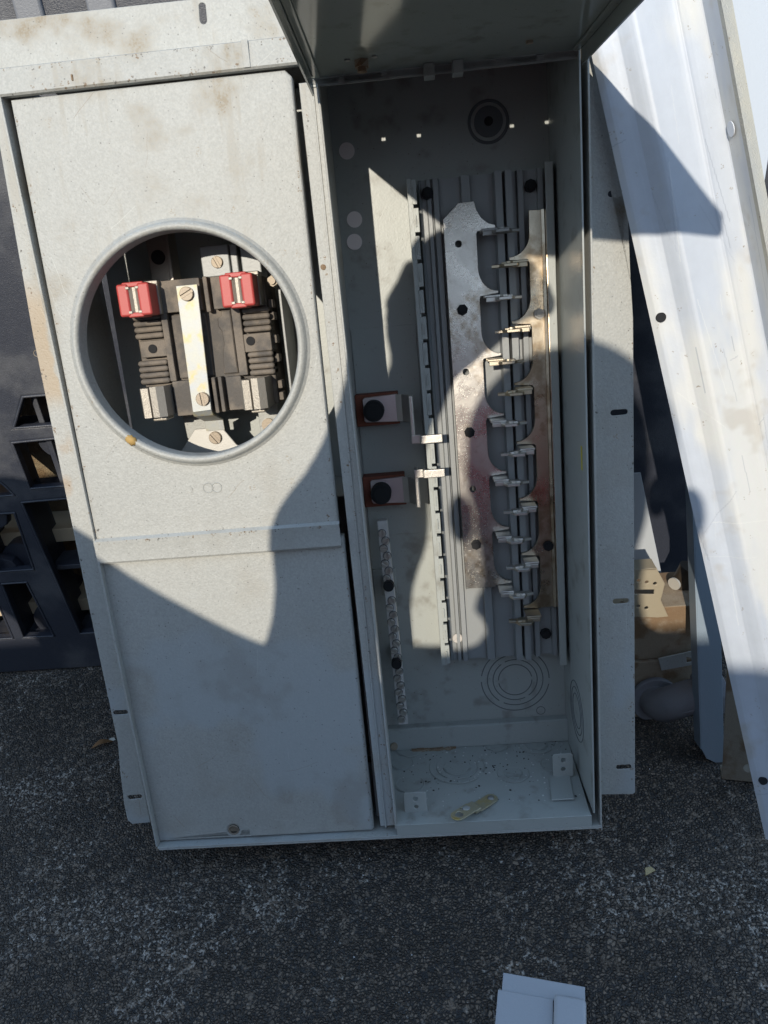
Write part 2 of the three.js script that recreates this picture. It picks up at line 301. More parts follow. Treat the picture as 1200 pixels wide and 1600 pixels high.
// ---------------------------------------------------------------- the cabinet (its own axes: x across, y up its face, z out of its face)
const LEAN = 15.5 * Math.PI / 180, LIFT = 0.115 * Math.sin(LEAN);
const cab = thing('electrical_cabinet', 'large grey steel electrical cabinet with round meter opening and raised door, leaning at centre', 'electrical cabinet', [0, LIFT, 0]);
cab.rotation.x = -LEAN;
const leanM = new THREE.Matrix4().makeRotationX(-LEAN).setPosition(0, LIFT, 0);
const toWorld = (u, v, w) => new THREE.Vector3(u, v, w).applyMatrix4(leanM);
const BK = -0.108;

// outer box
part('back_box', [
  bx(-0.001, 0.3687, -0.0035, -0.0022, -0.115, 0.0015, 0.0003),              // bottom
  bx(0.3674, 0.3687, -0.002, 0.596, -0.115, 0.0012, 0.0003),                 // right wall
  bx(-0.0060, 0.3687, 0.5932, 0.5945, -0.115, -0.0215, 0.0003),               // top
  bx(-0.004, 0.3672, -0.002, 0.593, -0.1155, -0.1142, 0.0003),               // back
  plate([[-0.0140, 0.5890], [-0.0066, 0.265], [-0.0026, -0.0020], [-0.0010, -0.0020], [-0.0050, 0.265], [-0.0124, 0.5890]], -0.108, 0.0006, 0.0003),
], front, cab);
part('gap_floor', bx(0.3640, 0.3672, 0.002, 0.560, -0.0200, -0.0188, 0.0002), rustM, cab, { label: 'rusty strip between the two right walls' });
// mounting flanges
const slot = (x, y, ang = 0) => ({ slot: [x, y, 0.0125, 0.0021, ang] });
part('flange', plate([[-0.0131, 0.007], [-0.0148, 0.30], [-0.0180, 0.585], [-0.0285, 0.585], [-0.0320, 0.42], [-0.0305, 0.27], [-0.0295, 0.175], [-0.0280, 0.085], [-0.0310, 0.055], [-0.0330, 0.024], [-0.0325, 0.010], [-0.0290, 0.0063]], -0.0208, -0.0198, 0.0003,
  [slot(-0.0278, 0.4080), slot(-0.0237, 0.2597), slot(-0.0207, 0.1134), slot(-0.0222, 0.0328, 0.05), slot(-0.0285, 0.556)]), front, cab);
part('flange', plate([[0.3692, 0.0115], [0.3995, 0.0100], [0.4013, 0.0118], [0.4012, 0.395], [0.3998, 0.420], [0.3960, 0.446], [0.3945, 0.60], [0.3692, 0.60]], -0.0208, -0.0198, 0.0003,
  [slot(0.3908, 0.3297), slot(0.3908, 0.1826), slot(0.3920, 0.0363), slot(0.3908, 0.4790)]), front, cab);
part('flange', plate([[-0.0220, 0.5905], [0.372, 0.5905], [0.372, 0.6215], [-0.0220, 0.6236]], -0.0208, -0.0198, 0.0003, [{ slot: [0.1234, 0.6140, 0.0125, 0.0024, 1.52] }]), front, cab);
// top lip
part('top_lip', [ap(bent([[0.5895, -0.0196], [0.5895, -0.003], [0.5880, 0.0005], [0.5730, 0.0015], [0.5718, 0.0003], [0.5718, -0.004]].map(([a, b]) => [a, b]), 0.0012, 0, 0.1965), 0, 1, 0, -0.0120, 1, 0, 0, 0, 0, 0, 1, 0), bx(0.1500, 0.1545, 0.5727, 0.5885, 0.0008, 0.0021, 0.0003)], front, cab);
part('paint_chip', bx(0.0372, 0.0384, 0.5762, 0.5800, 0.0008, 0.0019, 0.0003), rustM, cab);

// meter cover with its ring
const MC = [0.0878, 0.4030], RI = 0.0770;
{
  const s = shapeOf([[-0.0058, 0.2640], [0.1795, 0.2650], [0.1795, 0.5665], [0.1755, 0.5706], [-0.0076, 0.5706]], [{ x: MC[0], y: MC[1], r: 0.0795 }]);
  const cov = part('meter_cover', [plate(s, -0.0150, -0.0015, 0.0030, [], 4, 64)], front, cab);
  // step at its lower edge
  part('cover_step', ap(bent([[0.2497, -0.006], [0.2497, -0.0012], [0.2505, -0.0006], [0.2625, -0.0004], [0.2645, 0.0004], [0.2660, 0.0002], [0.2676, -0.0020]], 0.0012, 0, 0.1865), 0, 1, 0, -0.0062, 1, 0, 0, 0, 0, 0, 1, 0), front, cov);
  const prof = []; // ring bead
  for (const [r, z] of [[RI, -0.010], [RI, 0.0010], [RI + 0.0006, 0.0032], [RI + 0.0020, 0.0044], [RI + 0.0038, 0.0042], [RI + 0.0052, 0.0028], [RI + 0.0062, 0.0004], [RI + 0.0068, -0.0008], [RI + 0.0082, -0.0010], [RI + 0.0088, -0.0022], [RI + 0.0094, -0.0030]]) prof.push(new THREE.Vector2(r, z));
  let g = new THREE.LatheGeometry(prof.reverse(), 96); g.rotateX(Math.PI / 2); g.translate(MC[0], MC[1], 0);
  const ringM = part('ring', g, front, cov);
  part('rust_spot', (() => { const q = new THREE.SphereGeometry(0.0034, 14, 10), p = q.attributes.position; for (let i = 0; i < p.count; i++) { const k = 0.75 + 0.5 * vn(p.getX(i) * 900 + 40, p.getY(i) * 900 + 40, 64, 71); p.setXYZ(i, p.getX(i) * k, p.getY(i) * 1.5 * k, p.getZ(i) * 0.42); } q.rotateZ(0.9); q.translate(MC[0] - (RI + 0.003) * 0.636, MC[1] - (RI + 0.003) * 0.772, 0.0034); return q; })(), std({ color: lin(0.42, 0.27, 0.09), roughness: 0.8 }), cov);
  // pressed marks under the ring
  part('pressed_mark', [cyl(0.0022, 0.0007, 0.0722, 0.3010, -0.0015, 'z', 16), cyl(0.0022, 0.0007, 0.1040, 0.2995, -0.0015, 'z', 16), ringG(0.0036, 0.0004, 0.0860, 0.3010, -0.0015, 'z', 20), ringG(0.0036, 0.0004, 0.0925, 0.3008, -0.0015, 'z', 20)], front, cov);
}
// lower cover
{
  const s = shapeOf([[-0.0018, -0.0012], [0.1805, -0.0010], [0.1822, 0.0010], [0.1822, 0.2560], [-0.0075, 0.2560]], [{ x: 0.0640, y: 0.0068, r: 0.0040 }, [[0.0800, 0.0052], [0.0800, 0.0028], [0.0985, 0.0030], [0.0985, 0.0054]]]);
  const lc = part('lower_cover', plate(s, -0.0140, -0.0045, 0.0026, [], 4), front, cab);
  part('screw', [cyl(0.0034, 0.006, 0.0640, 0.0068, -0.0075, 'z', 18), ringG(0.0040, 0.0007, 0.0640, 0.0068, -0.0046, 'z', 20)], screwM, lc);
}
part('lower_lip', bx(0.0, 0.3690, -0.0052, -0.0035, -0.006, 0.0015, 0.0006), front, cab);
// divider
part('divider', [
  plate([[0.1834, 0.5625], [0.1878, 0.0030], [0.1996, 0.0030], [0.1954, 0.5625]], -0.0062, -0.0048, 0.0004),
  plate([[0.1955, 0.5600], [0.2001, 0.0030], [0.2018, 0.0030], [0.1968, 0.5600]], -0.012, 0.0003, 0.0004),
  bx(0.1915, 0.1928, 0.002, 0.592, -0.113, -0.004, 0.0003),
  bx(0.1840, 0.1915, 0.002, 0.562, -0.0200, -0.0190, 0.0003),
], front, cab);
part('rivet', cyl(0.0019, 0.0008, 0.1872, 0.4480, -0.0046, 'z', 14), rustM, cab);

// breaker compartment
part('back_panel', bx(0.1915, 0.3640, 0.008, 0.5935, BK - 0.0014, BK, 0.0003), inner, cab);
part('compartment_wall', [bx(0.3621, 0.3634, 0.009, 0.592, -0.1075, 0.0006, 0.0003)], inner, cab);
part('top_wall', [bx(0.1920, 0.3630, 0.5915, 0.5928, -0.1075, -0.004, 0.0003), bx(0.1915, 0.3632, 0.5672, 0.5934, -0.0050, -0.0038, 0.0003), ...[[0.1915, 0.2098], [0.2130, 0.2376], [0.2408, 0.3102], [0.3134, 0.3372], [0.3412, 0.3632]].map(([a, b]) => bx(a, b, 0.5600, 0.5672, -0.0050, -0.0038, 0.0002)), bx(0.1915, 0.3632, 0.5590, 0.5634, -0.0050, -0.0038, 0.0002)], inner, cab);
part('bottom_step', ap(bent([[0.0150, -0.0985], [0.0345, -0.0995], [0.0352, -0.1005], [0.0352, -0.1075]], 0.001, 0, 0.1690), 0, 1, 0, 0.1930, 1, 0, 0, 0, 0, 0, 1, 0), inner, cab);
{
  const fl = part('bottom_tray', [ap(plate([[0.2020, 0.0], [0.3600, 0.0], [0.3622, -0.107], [0.1930, -0.107]].map(([x, z]) => [x, z]), -0.0012, 0, 0.0003), 1, 0, 0, 0, 0, -0.065, 1, 0.0078, 0, 1, 0.065, 0.0016), bx(0.2015, 0.3605, -0.0022, 0.0078, 0.0002, 0.0014, 0.0005)], inner, cab);
  const kn = (x, z, rs) => rs.flatMap((r, q) => [0, 1].map((h) => ringG(r, 0.00050, x, 0.0080 + 0.065 * -z, z + 0.0016, 'y', 24, 2.75, h * Math.PI + q * 1.3 + x * 40)));
  for (const [x, z, rs] of [[0.2560, -0.071, [0.0250, 0.0185, 0.0125]], [0.3320, -0.098, [0.0160, 0.0105]], [0.3050, -0.058, [0.0140, 0.0080]], [0.2125, -0.100, [0.0120]], [0.2950, -0.100, [0.0110]], [0.3440, -0.068, [0.0130]], [0.2130, -0.050, [0.0125]], [0.2060, -0.080, [0.0100]]]) part('knockout', [...kn(x, z, rs), cyl(rs[rs.length - 1] - 0.0008, 0.0008, x, 0.0078 + 0.065 * -z, z + 0.0016, 'y', 28)], inner, fl);
  // upright tab, left
  part('tab', [plate([[0.2085, 0.0085], [0.2278, 0.0085], [0.2276, 0.0262], [0.2262, 0.0275], [0.2102, 0.0275], [0.2087, 0.0262]], -0.0146, -0.0132, 0.0003, [{ x: 0.2185, y: 0.0135, r: 0.0019 }, { x: 0.2182, y: 0.0212, r: 0.0022 }]), bx(0.2085, 0.2278, 0.0085, 0.0096, -0.026, -0.0140, 0.0003)], inner, fl);
  part('tab', [plate([[0.3385, 0.012], [0.3560, 0.012], [0.3560, 0.0330], [0.3545, 0.0345], [0.3400, 0.0345], [0.3385, 0.0330]], -0.0476, -0.0462, 0.0003, [{ x: 0.3475, y: 0.0285, r: 0.0021 }, { x: 0.3475, y: 0.0195, r: 0.0021 }]), ap(plate([[0.3315, -0.0160], [0.3500, -0.0160], [0.3530, -0.0470], [0.3350, -0.0470]], 0.0102, 0.0114, 0.0003, []), 1, 0, 0, 0, 0, -0.03, 1, 0, 0, 1, 0.03, 0)], inner, fl);
  part('rusty_bolt', [cyl(0.0034, 0.010, 0.1985, 0.0200, -0.1000, 'z', 12), cyl(0.0060, 0.002, 0.1985, 0.0190, -0.1035, 'z', 6)], rustM, fl);
  const P = []; for (let i = 0; i < 60; i++) { const x = rr(0.214, 0.256); P.push(bx(x, x + rr(0.001, 0.006), 0.0140, 0.0140 + rr(0.0008, 0.0022), -0.1000 + rr(-0.001, 0.003), -0.0965 + rr(-0.002, 0.003), 0.0003)); }
  part('rust_flakes', P, rustM, fl, { kind: 'stuff' });
  const D = []; for (let i = 0; i < 300; i++) { const x = rr(0.205, 0.358), z = -0.106 + 0.09 * Math.pow(rnd(), 2.6), q = rr(0.00025, 0.0008); const g = bx(-q, q, 0, q * 0.6, -q * rr(0.3, 1), q, 0); g.rotateY(rr(0, 3)); g.translate(x, 0.0081 - 0.065 * z, z); D.push(g); }
  part('dirt_specks', D.filter((_, i) => i % 2 > 0), std({ color: lin(0.05, 0.045, 0.04), roughness: 0.9 }), fl, { kind: 'stuff' });
  part('metal_shavings', D.filter((_, i) => i % 2 === 0), std({ color: lin(0.62, 0.62, 0.60), roughness: 0.5 }), fl, { kind: 'stuff' });
}
for (const [x, y, r] of [[0.2040, 0.5417, 0.0062], [0.2052, 0.4906, 0.0062], [0.2035, 0.4736, 0.0062]]) part('knockout', [cyl(r, 0.0012, x, y, BK + 0.0002, 'z', 28)], std({ color: lin(0.85, 0.78, 0.76), roughness: 0.55, metalness: 0.7 }), cab, { label: 'pale round knockout' });
part('knockout', [ringG(0.0150, 0.0012, 0.3160, 0.5522, BK, 'z'), cyl(0.0112, 0.003, 0.3160, 0.5522, BK, 'z', 32)], darkLine, cab, { label: 'dark pressed knockout with a centre hole' });
part('knockout_hole', cyl(0.0034, 0.0010, 0.3160, 0.5522, BK + 0.0018, 'z', 18), blackM, cab);
part('knockout', [0.0315, 0.0258, 0.0205, 0.0155].flatMap((r, q) => [0, 1].map((h) => ringG(r, 0.00042, 0.3164, 0.0753, BK, 'z', 36, 2.95, h * Math.PI + q * 1.1))), darkLine, cab, { label: 'large concentric knockout' });
part('knockout', [0.0040].map((r) => ringG(r, 0.0003, 0.3391, 0.0420, BK, 'z', 24)), darkLine, cab);
part('knockout', [0.0260, 0.0205, 0.0150].map((r) => ringG(r, 0.00042, 0.3620, 0.0700, -0.055, 'x', 48)), darkLine, cab);
for (const [x, y] of [[0.2163, 0.3804], [0.2204, 0.2380]]) part('hole', cyl(0.0016, 0.0006, x, y, BK + 0.0003, 'z', 14), blackM, cab);
part('inspection_label', bx(0.3618, 0.3620, 0.2900, 0.3080, -0.0165, -0.0125, 0), yellowM, cab);
// grey print bands on the back panel (a lighter plate behind the lugs)
part('lug_backing', bx(0.1935, 0.2480, 0.2250, 0.4050, BK, BK + 0.0009, 0.0003), inner, cab);

// breaker mounting pan with ribs
const PB = -0.0940;
const pan = (() => {
  const P = [[0.2575, PB + 0.002], [0.2600, PB]];
  const rib = (a, b, h, s = 0.0009) => { P.push([a, PB], [a + s, PB + h], [b - s, PB + h], [b, PB]); };
  rib(0.2642, 0.2672, 0.0028); rib(0.2690, 0.2730, 0.0045); rib(0.2906, 0.2974, 0.0045); rib(0.3160, 0.3212, 0.0100); rib(0.3238, 0.3290, 0.0100); rib(0.3336, 0.3378, 0.0045); rib(0.3492, 0.3532, 0.0035);
  P.push([0.3550, PB]);
  return part('mounting_pan', bent(P, 0.0010, 0.1070, 0.5120), panM, cab);
})();
for (const [x, y] of [[0.2646, 0.5020], [0.3439, 0.5002], [0.3435, 0.1278]]) part('screw', [cyl(0.0048, 0.0035, x, y, PB + 0.0035, 'z', 8), cyl(0.0030, 0.0012, x, y, PB + 0.0058, 'z', 14)], blackM, pan);
part('screw', screwHead(0.0045, 0.2649, 0.1285, PB + 0.0025, 0.9, 0.001), std({ color: lin(0.5, 0.46, 0.42), roughness: 0.6 }), pan);
{ // notched hook rail on the left
  const lightG = inner, G = [bx(0.2490, 0.2530, 0.1095, 0.5118, -0.1070, -0.0770, 0.0004)];
  const rail = part('hook_rail', G, lightG, pan);
  for (let i = 0; i < 20; i++) { const y = 0.1110 + i * 0.0201, alt = i % 2; part('hook', [bx(0.2522, 0.2566 - alt * 0.0007, y, y + 0.0176, -0.0800, -0.0768 + alt * 0.0006, 0.0004), bx(0.2535, 0.2545, y + 0.004, y + 0.0125, -0.0790, -0.0755, 0.0002)], lightG, pan); }
  part('side_rail', [bx(0.3528, 0.3588, 0.1025, 0.5140, -0.0780, -0.0766, 0.0005), bx(0.3578, 0.3590, 0.1025, 0.5140, -0.1070, -0.0768, 0.0004)], inner, pan);
}
// bus bars
const bar = (parent, name, f) => f(parent, name);
const BW0 = -0.0826, BW1 = -0.0800;
function quarter(x0, y0, x1, y1, bulgeToX) { // ellipse arc from (x0,y0) to (x1,y1)
  const P = []; for (let i = 1; i <= 8; i++) { const t = Math.PI / 2 * i / 8; P.push(bulgeToX ? [x0 + (x1 - x0) * (1 - Math.cos(t)), y0 + (y1 - y0) * Math.sin(t)] : [x0 + (x1 - x0) * Math.sin(t), y0 + (y1 - y0) * (1 - Math.cos(t))]); } return P;
}
function stab(parent, x, y, dir, mat, tilt) { // dir +1: grows to the right from a left bar tip
  const d = dir, X = (a) => x + d * a, lo = (a, b) => [Math.min(X(a), X(b)), Math.max(X(a), X(b))];
  const G = [];
  const [a0, a1] = lo(-0.0125, 0.0000); G.push(bx(a0, a1, y - 0.0052, y - 0.0032, -0.0826, -0.0640, 0.0006));       // bent-down tab
  const [c0, c1] = lo(-0.0115, -0.0005); G.push(bx(c0, c1, y - 0.0085, y - 0.0050, -0.0655, -0.0636, 0.0005));
  const blade = ap(plate([[X(-0.0035), -0.0690], [X(0.0060), -0.0690], [X(0.0085), -0.0668], [X(0.0150), -0.0668], [X(0.0155), -0.0625], [X(0.0100), -0.0610], [X(0.0070), -0.0545], [X(-0.0025), -0.0545], [X(-0.0050), -0.0600]], -0.0012, 0.0012, 0.0004), 1, 0, 0, 0, 0, 0, 1, 0, 0, 1, 0, 0);
  blade.translate(0, y - 0.0066, 0); G.push(blade);
  G.push(cyl(0.0031, 0.0018, X(0.0030), y - 0.0048, -0.0615, 'y', 14)); { const [e0, e1] = lo(0.0045, 0.0085); G.push(bx(e0, e1, y - 0.0066, y - 0.0040, -0.0650, -0.0580, 0.0008)); }
  return part('stab', G, mat, parent);
}
{
  const P = [[0.2747, 0.1790], [0.2747, 0.4806], [0.2871, 0.4916], [0.2993, 0.4917], [0.3008, 0.4850], [0.3040, 0.4795], [0.3087, 0.4752], [0.3145, 0.4733]];
  const tips = []; for (let k = 0; k < 7; k++) tips.push(0.4728 - 0.0482 * k);
  tips.forEach((t, k) => {
    P.push([0.3145, t - 0.0018], [0.3005, t - 0.0032], [0.2998, t - 0.0052]);
    if (k < 6) { const q = tips[k + 1]; P.push([0.2998, q + 0.0180]); P.push(...quarter(0.2998, q + 0.0180, 0.3145, q + 0.0002, true)); }
  });
  P.pop(); P.push([0.3005, 0.1790]);
  const bl = part('bus_bar', plate(P, BW0, BW1, 0.0003, [0.4619, 0.3640, 0.2671].map((y) => ({ x: 0.2855, y, r: 0.0030 }))), tin, cab, { label: 'left tinned bus bar with scalloped edge' });
  tips.forEach((t, k) => stab(bl, 0.3145, t, 1, k === 2 ? tinBrown : k > 0 ? tinBright : steel));
  for (const y of [0.4125, 0.3152, 0.2189]) part('screw', [cyl(0.0044, 0.003, 0.2855, y, BW1 + 0.0015, 'z', 7), cyl(0.0026, 0.002, 0.2855, y, BW1 + 0.0038, 'z', 6)], blackM, bl);
}
{
  const tips = []; for (let k = 0; k < 7; k++) tips.push(0.4482 - 0.0481 * k);
  const P = [[0.3530, 0.1575], [0.3495, 0.4810], [0.3402, 0.4815], [0.3398, 0.4640]];
  P.push(...quarter(0.3398, 0.4640, 0.3238, 0.4485, true));
  tips.forEach((t, k) => {
    P.push([0.3238, t - 0.0018], [0.3380, t - 0.0032], [0.3392, t - 0.0052]);
    if (k < 6) { const q = tips[k + 1]; P.push([0.3392, q + 0.0180]); P.push(...quarter(0.3392, q + 0.0180, 0.3238, q + 0.0002, true)); }
  });
  P.splice(P.length - 1, 1); P.push([0.3390, 0.1570]);
  const br = part('bus_bar', [plate(P, BW0, BW1, 0.0003), bent([[0.3494, -0.0826], [0.3500, -0.0790], [0.3512, -0.0784], [0.3520, -0.0790]], 0.0008, 0.1575, 0.4810), bent([[0.3526, -0.0826], [0.3530, -0.0786], [0.3548, -0.0782]], 0.0008, 0.1575, 0.4805)], std({ ...{ map: T_tin, roughnessMap: T_tinR, roughness: 1, metalness: 1, bumpMap: T_scr, bumpScale: 0.00006 }, color: lin(0.8, 0.72, 0.6) }), cab, { label: 'right tinned bus bar, browner, with folded edge' });
  tips.forEach((t, k) => stab(br, 0.3238, t, -1, k === 6 || k === 1 ? tinBrown : k > 2 ? tinBright : std({ color: lin(0.55, 0.47, 0.34), roughness: 0.45, metalness: 1 })));
  part('screw', [cyl(0.0044, 0.003, 0.3452, 0.4044, BW1 + 0.0015, 'z', 6), cyl(0.0026, 0.002, 0.3452, 0.4044, BW1 + 0.0038, 'z', 6)], steel, br);
  part('screw', [cyl(0.0044, 0.003, 0.3462, 0.2131, BW1 + 0.0015, 'z', 7), cyl(0.0026, 0.002, 0.3462, 0.2131, BW1 + 0.0038, 'z', 6)], blackM, br);
}
// main lugs
for (const [y, s] of [[0.3388, 1], [0.2690, -1]]) {
  const lug = part('main_lug', [plate([[0.2010, y - 0.0100], [0.2275, y - 0.0112], [0.2285, y + 0.0118], [0.2010, y + 0.0105], [0.1995, y + 0.009], [0.1995, y - 0.0085]], -0.0905, -0.0885, 0.0004)], std({ color: lin(0.60, 0.53, 0.52), roughness: 0.45, metalness: 0.9, bumpMap: T_scr, bumpScale: 0.0001 }), cab);
  part('insulator', [bx(0.1930, 0.2290, y - 0.0135, y + 0.0130, -0.1070, -0.0912, 0.0006)], redFibre, lug);
  part('bolt', [cyl(0.0086, 0.012, 0.2085, y, -0.0830, 'z', 26), cyl(0.0060, 0.002, 0.2085, y, -0.0765, 'z', 20)], blackM, lug);
  // bent strap out to the stab tip
  const strap = bent([[0.2275, -0.0900], [0.2330, -0.0885], [0.2372, -0.0800], [0.2395, -0.0760]], 0.0018, y - 0.0110, y + 0.0112);
  const y1 = s > 0 ? 0.3150 : 0.2868, ya = Math.min(y + s * 0.0078, y1), yb = Math.max(y + s * 0.0078, y1);
  part('strap', [strap, bx(0.2376, 0.2412, ya - 0.0035, yb + 0.0035, -0.0790, -0.0655, 0.0012, 2), bx(0.2378, 0.2470, y1 - 0.0036, y1 + 0.0034, -0.0668, -0.0648, 0.0005), bx(0.2455, 0.2628, y1 - 0.0036, y1 + 0.0034, -0.0630, -0.0602, 0.0008), ap(plate([[0.2440, -0.0668], [0.2475, -0.0668], [0.2490, -0.0605], [0.2455, -0.0605]], y1 - 0.0034, y1 + 0.0032, 0.0003), 1, 0, 0, 0, 0, 0, 1, 0, 0, 1, 0, 0)], tinBright, lug);
}
// neutral bar with two rows of terminal screws
{
  const A = [0.2070, 0.2445], Bq = [0.2098, 0.0495], L = Math.hypot(A[0] - Bq[0], A[1] - Bq[1]), ang = Math.atan2(Bq[0] - A[0], A[1] - Bq[1]);
  const place = (g) => { g.rotateZ(ang); g.translate((A[0] + Bq[0]) / 2, (A[1] + Bq[1]) / 2, -0.0880); return g; };
  const nb = part('neutral_bar', place(bx(-0.0044, 0.0044, -L / 2, L / 2, -0.004, 0.0040, 0.0005)), std({ color: lin(0.60, 0.58, 0.55), roughness: 0.5, metalness: 0.25, bumpMap: T_scr, bumpScale: 0.0002 }), cab);
  part('bar_support', [bx(0.1930, 0.2135, 0.1697, 0.1938, BK, -0.1050, 0.0005), bx(0.2030, 0.2110, 0.1750, 0.1890, -0.1050, -0.0920, 0.0005)], inner, nb); part('bar_support', bx(0.2030, 0.2110, 0.1070, 0.1190, BK, -0.0920, 0.0005), inner, nb);
  for (let i = 0; i < 27; i++) { const t = L / 2 - 0.011 - i * (L - 0.017) / 26; if (i === 8 || i === 18) continue; part('terminal_screw', screwHead(0.0032, 0, 0, 0, rr(0, 3), 0.0026).map((g) => { g.translate(i % 2 ? 0.0013 : -0.0012, t, 0.0040); return place(g); }), tinBright, nb); }
  for (let i = 0; i < 27; i++) { if (i === 8 || i === 18) continue; const t = L / 2 - 0.011 - i * (L - 0.017) / 26; part('screw_socket', place((() => { const g = cyl(0.0037, 0.0006, i % 2 ? 0.0013 : -0.0012, t, 0.0041, 'z', 16); return g; })()), darkLine, nb); }
  for (const [x, y] of [[0.2079, 0.1869], [0.2088, 0.1133]]) part('mounting_screw', [cyl(0.0046, 0.008, x, y, -0.0810, 'z', 18), cyl(0.0036, 0.001, x, y, -0.0765, 'z', 16)], blackM, nb);
}

// raised door: hinged at the top, standing straight out over the compartment
{
  const H0 = [0.5640, -0.0036], len = 0.412, droop = (x) => mix(-0.020, -0.092, (x - 0.1925) / 0.1715); // the free right corner sags
  const place = (g) => { const p = g.attributes.position; for (let i = 0; i < p.count; i++) p.setXYZ(i, p.getX(i), p.getY(i) + H0[0] + droop(p.getX(i)) * p.getZ(i), p.getZ(i) + H0[1]); g.computeVertexNormals(); return g; };
  const slab = (x0, x1, y0, y1, z0, z1) => { const g = new THREE.BoxGeometry(x1 - x0, y1 - y0, z1 - z0, Math.max(1, Math.round((x1 - x0) / 0.02)), 1, Math.max(1, Math.round((z1 - z0) / 0.03))); g.translate((x0 + x1) / 2, (y0 + y1) / 2, (z0 + z1) / 2); return g; };
  const dr = part('door', [place(slab(0.1925, 0.3640, 0, 0.0012, 0, len)), place(slab(0.1925, 0.1937, -0.0125, -0.00005, 0.0085, len)), place(slab(0.3628, 0.3640, -0.0105, -0.00005, 0.0085, len)), place(slab(0.1938, 0.3627, -0.0125, -0.00005, len - 0.0012, len))], glossy, cab, { label: 'raised door seen from below' });
  part('door_hem', [place(bx(0.1937, 0.1985, -0.0018, 0, 0.006, len - 0.01, 0.0006)), place(bx(0.3580, 0.3628, -0.0018, 0, 0.006, len - 0.01, 0.0006))], glossy, dr);
  part('latch_bolt', [place(cyl(0.0048, 0.004, 0.2262, -0.002, 0.026, 'y', 6)), place(cyl(0.0031, 0.003, 0.2262, -0.0050, 0.026, 'y', 14))], rustM, dr);
  part('dimple', [place(cyl(0.0018, 0.0008, 0.2178, -0.0004, 0.030, 'y', 12)), place(cyl(0.0018, 0.0008, 0.2345, -0.0004, 0.032, 'y', 12))], steel, dr);
  part('rust_spot', place(cyl(0.0022, 0.0016, 0.3270, -0.0006, 0.033, 'y', 10)), rustM, dr);
  for (const x of [0.2645, 0.2826]) part('hinge_leaf', [bx(x, x + 0.0068, 0.560, 0.5915, -0.0068, -0.0056, 0.0003), bx(x, x + 0.0068, 0.5560, 0.5635, -0.0058, 0.0040, 0.0004)], inner, dr);
}

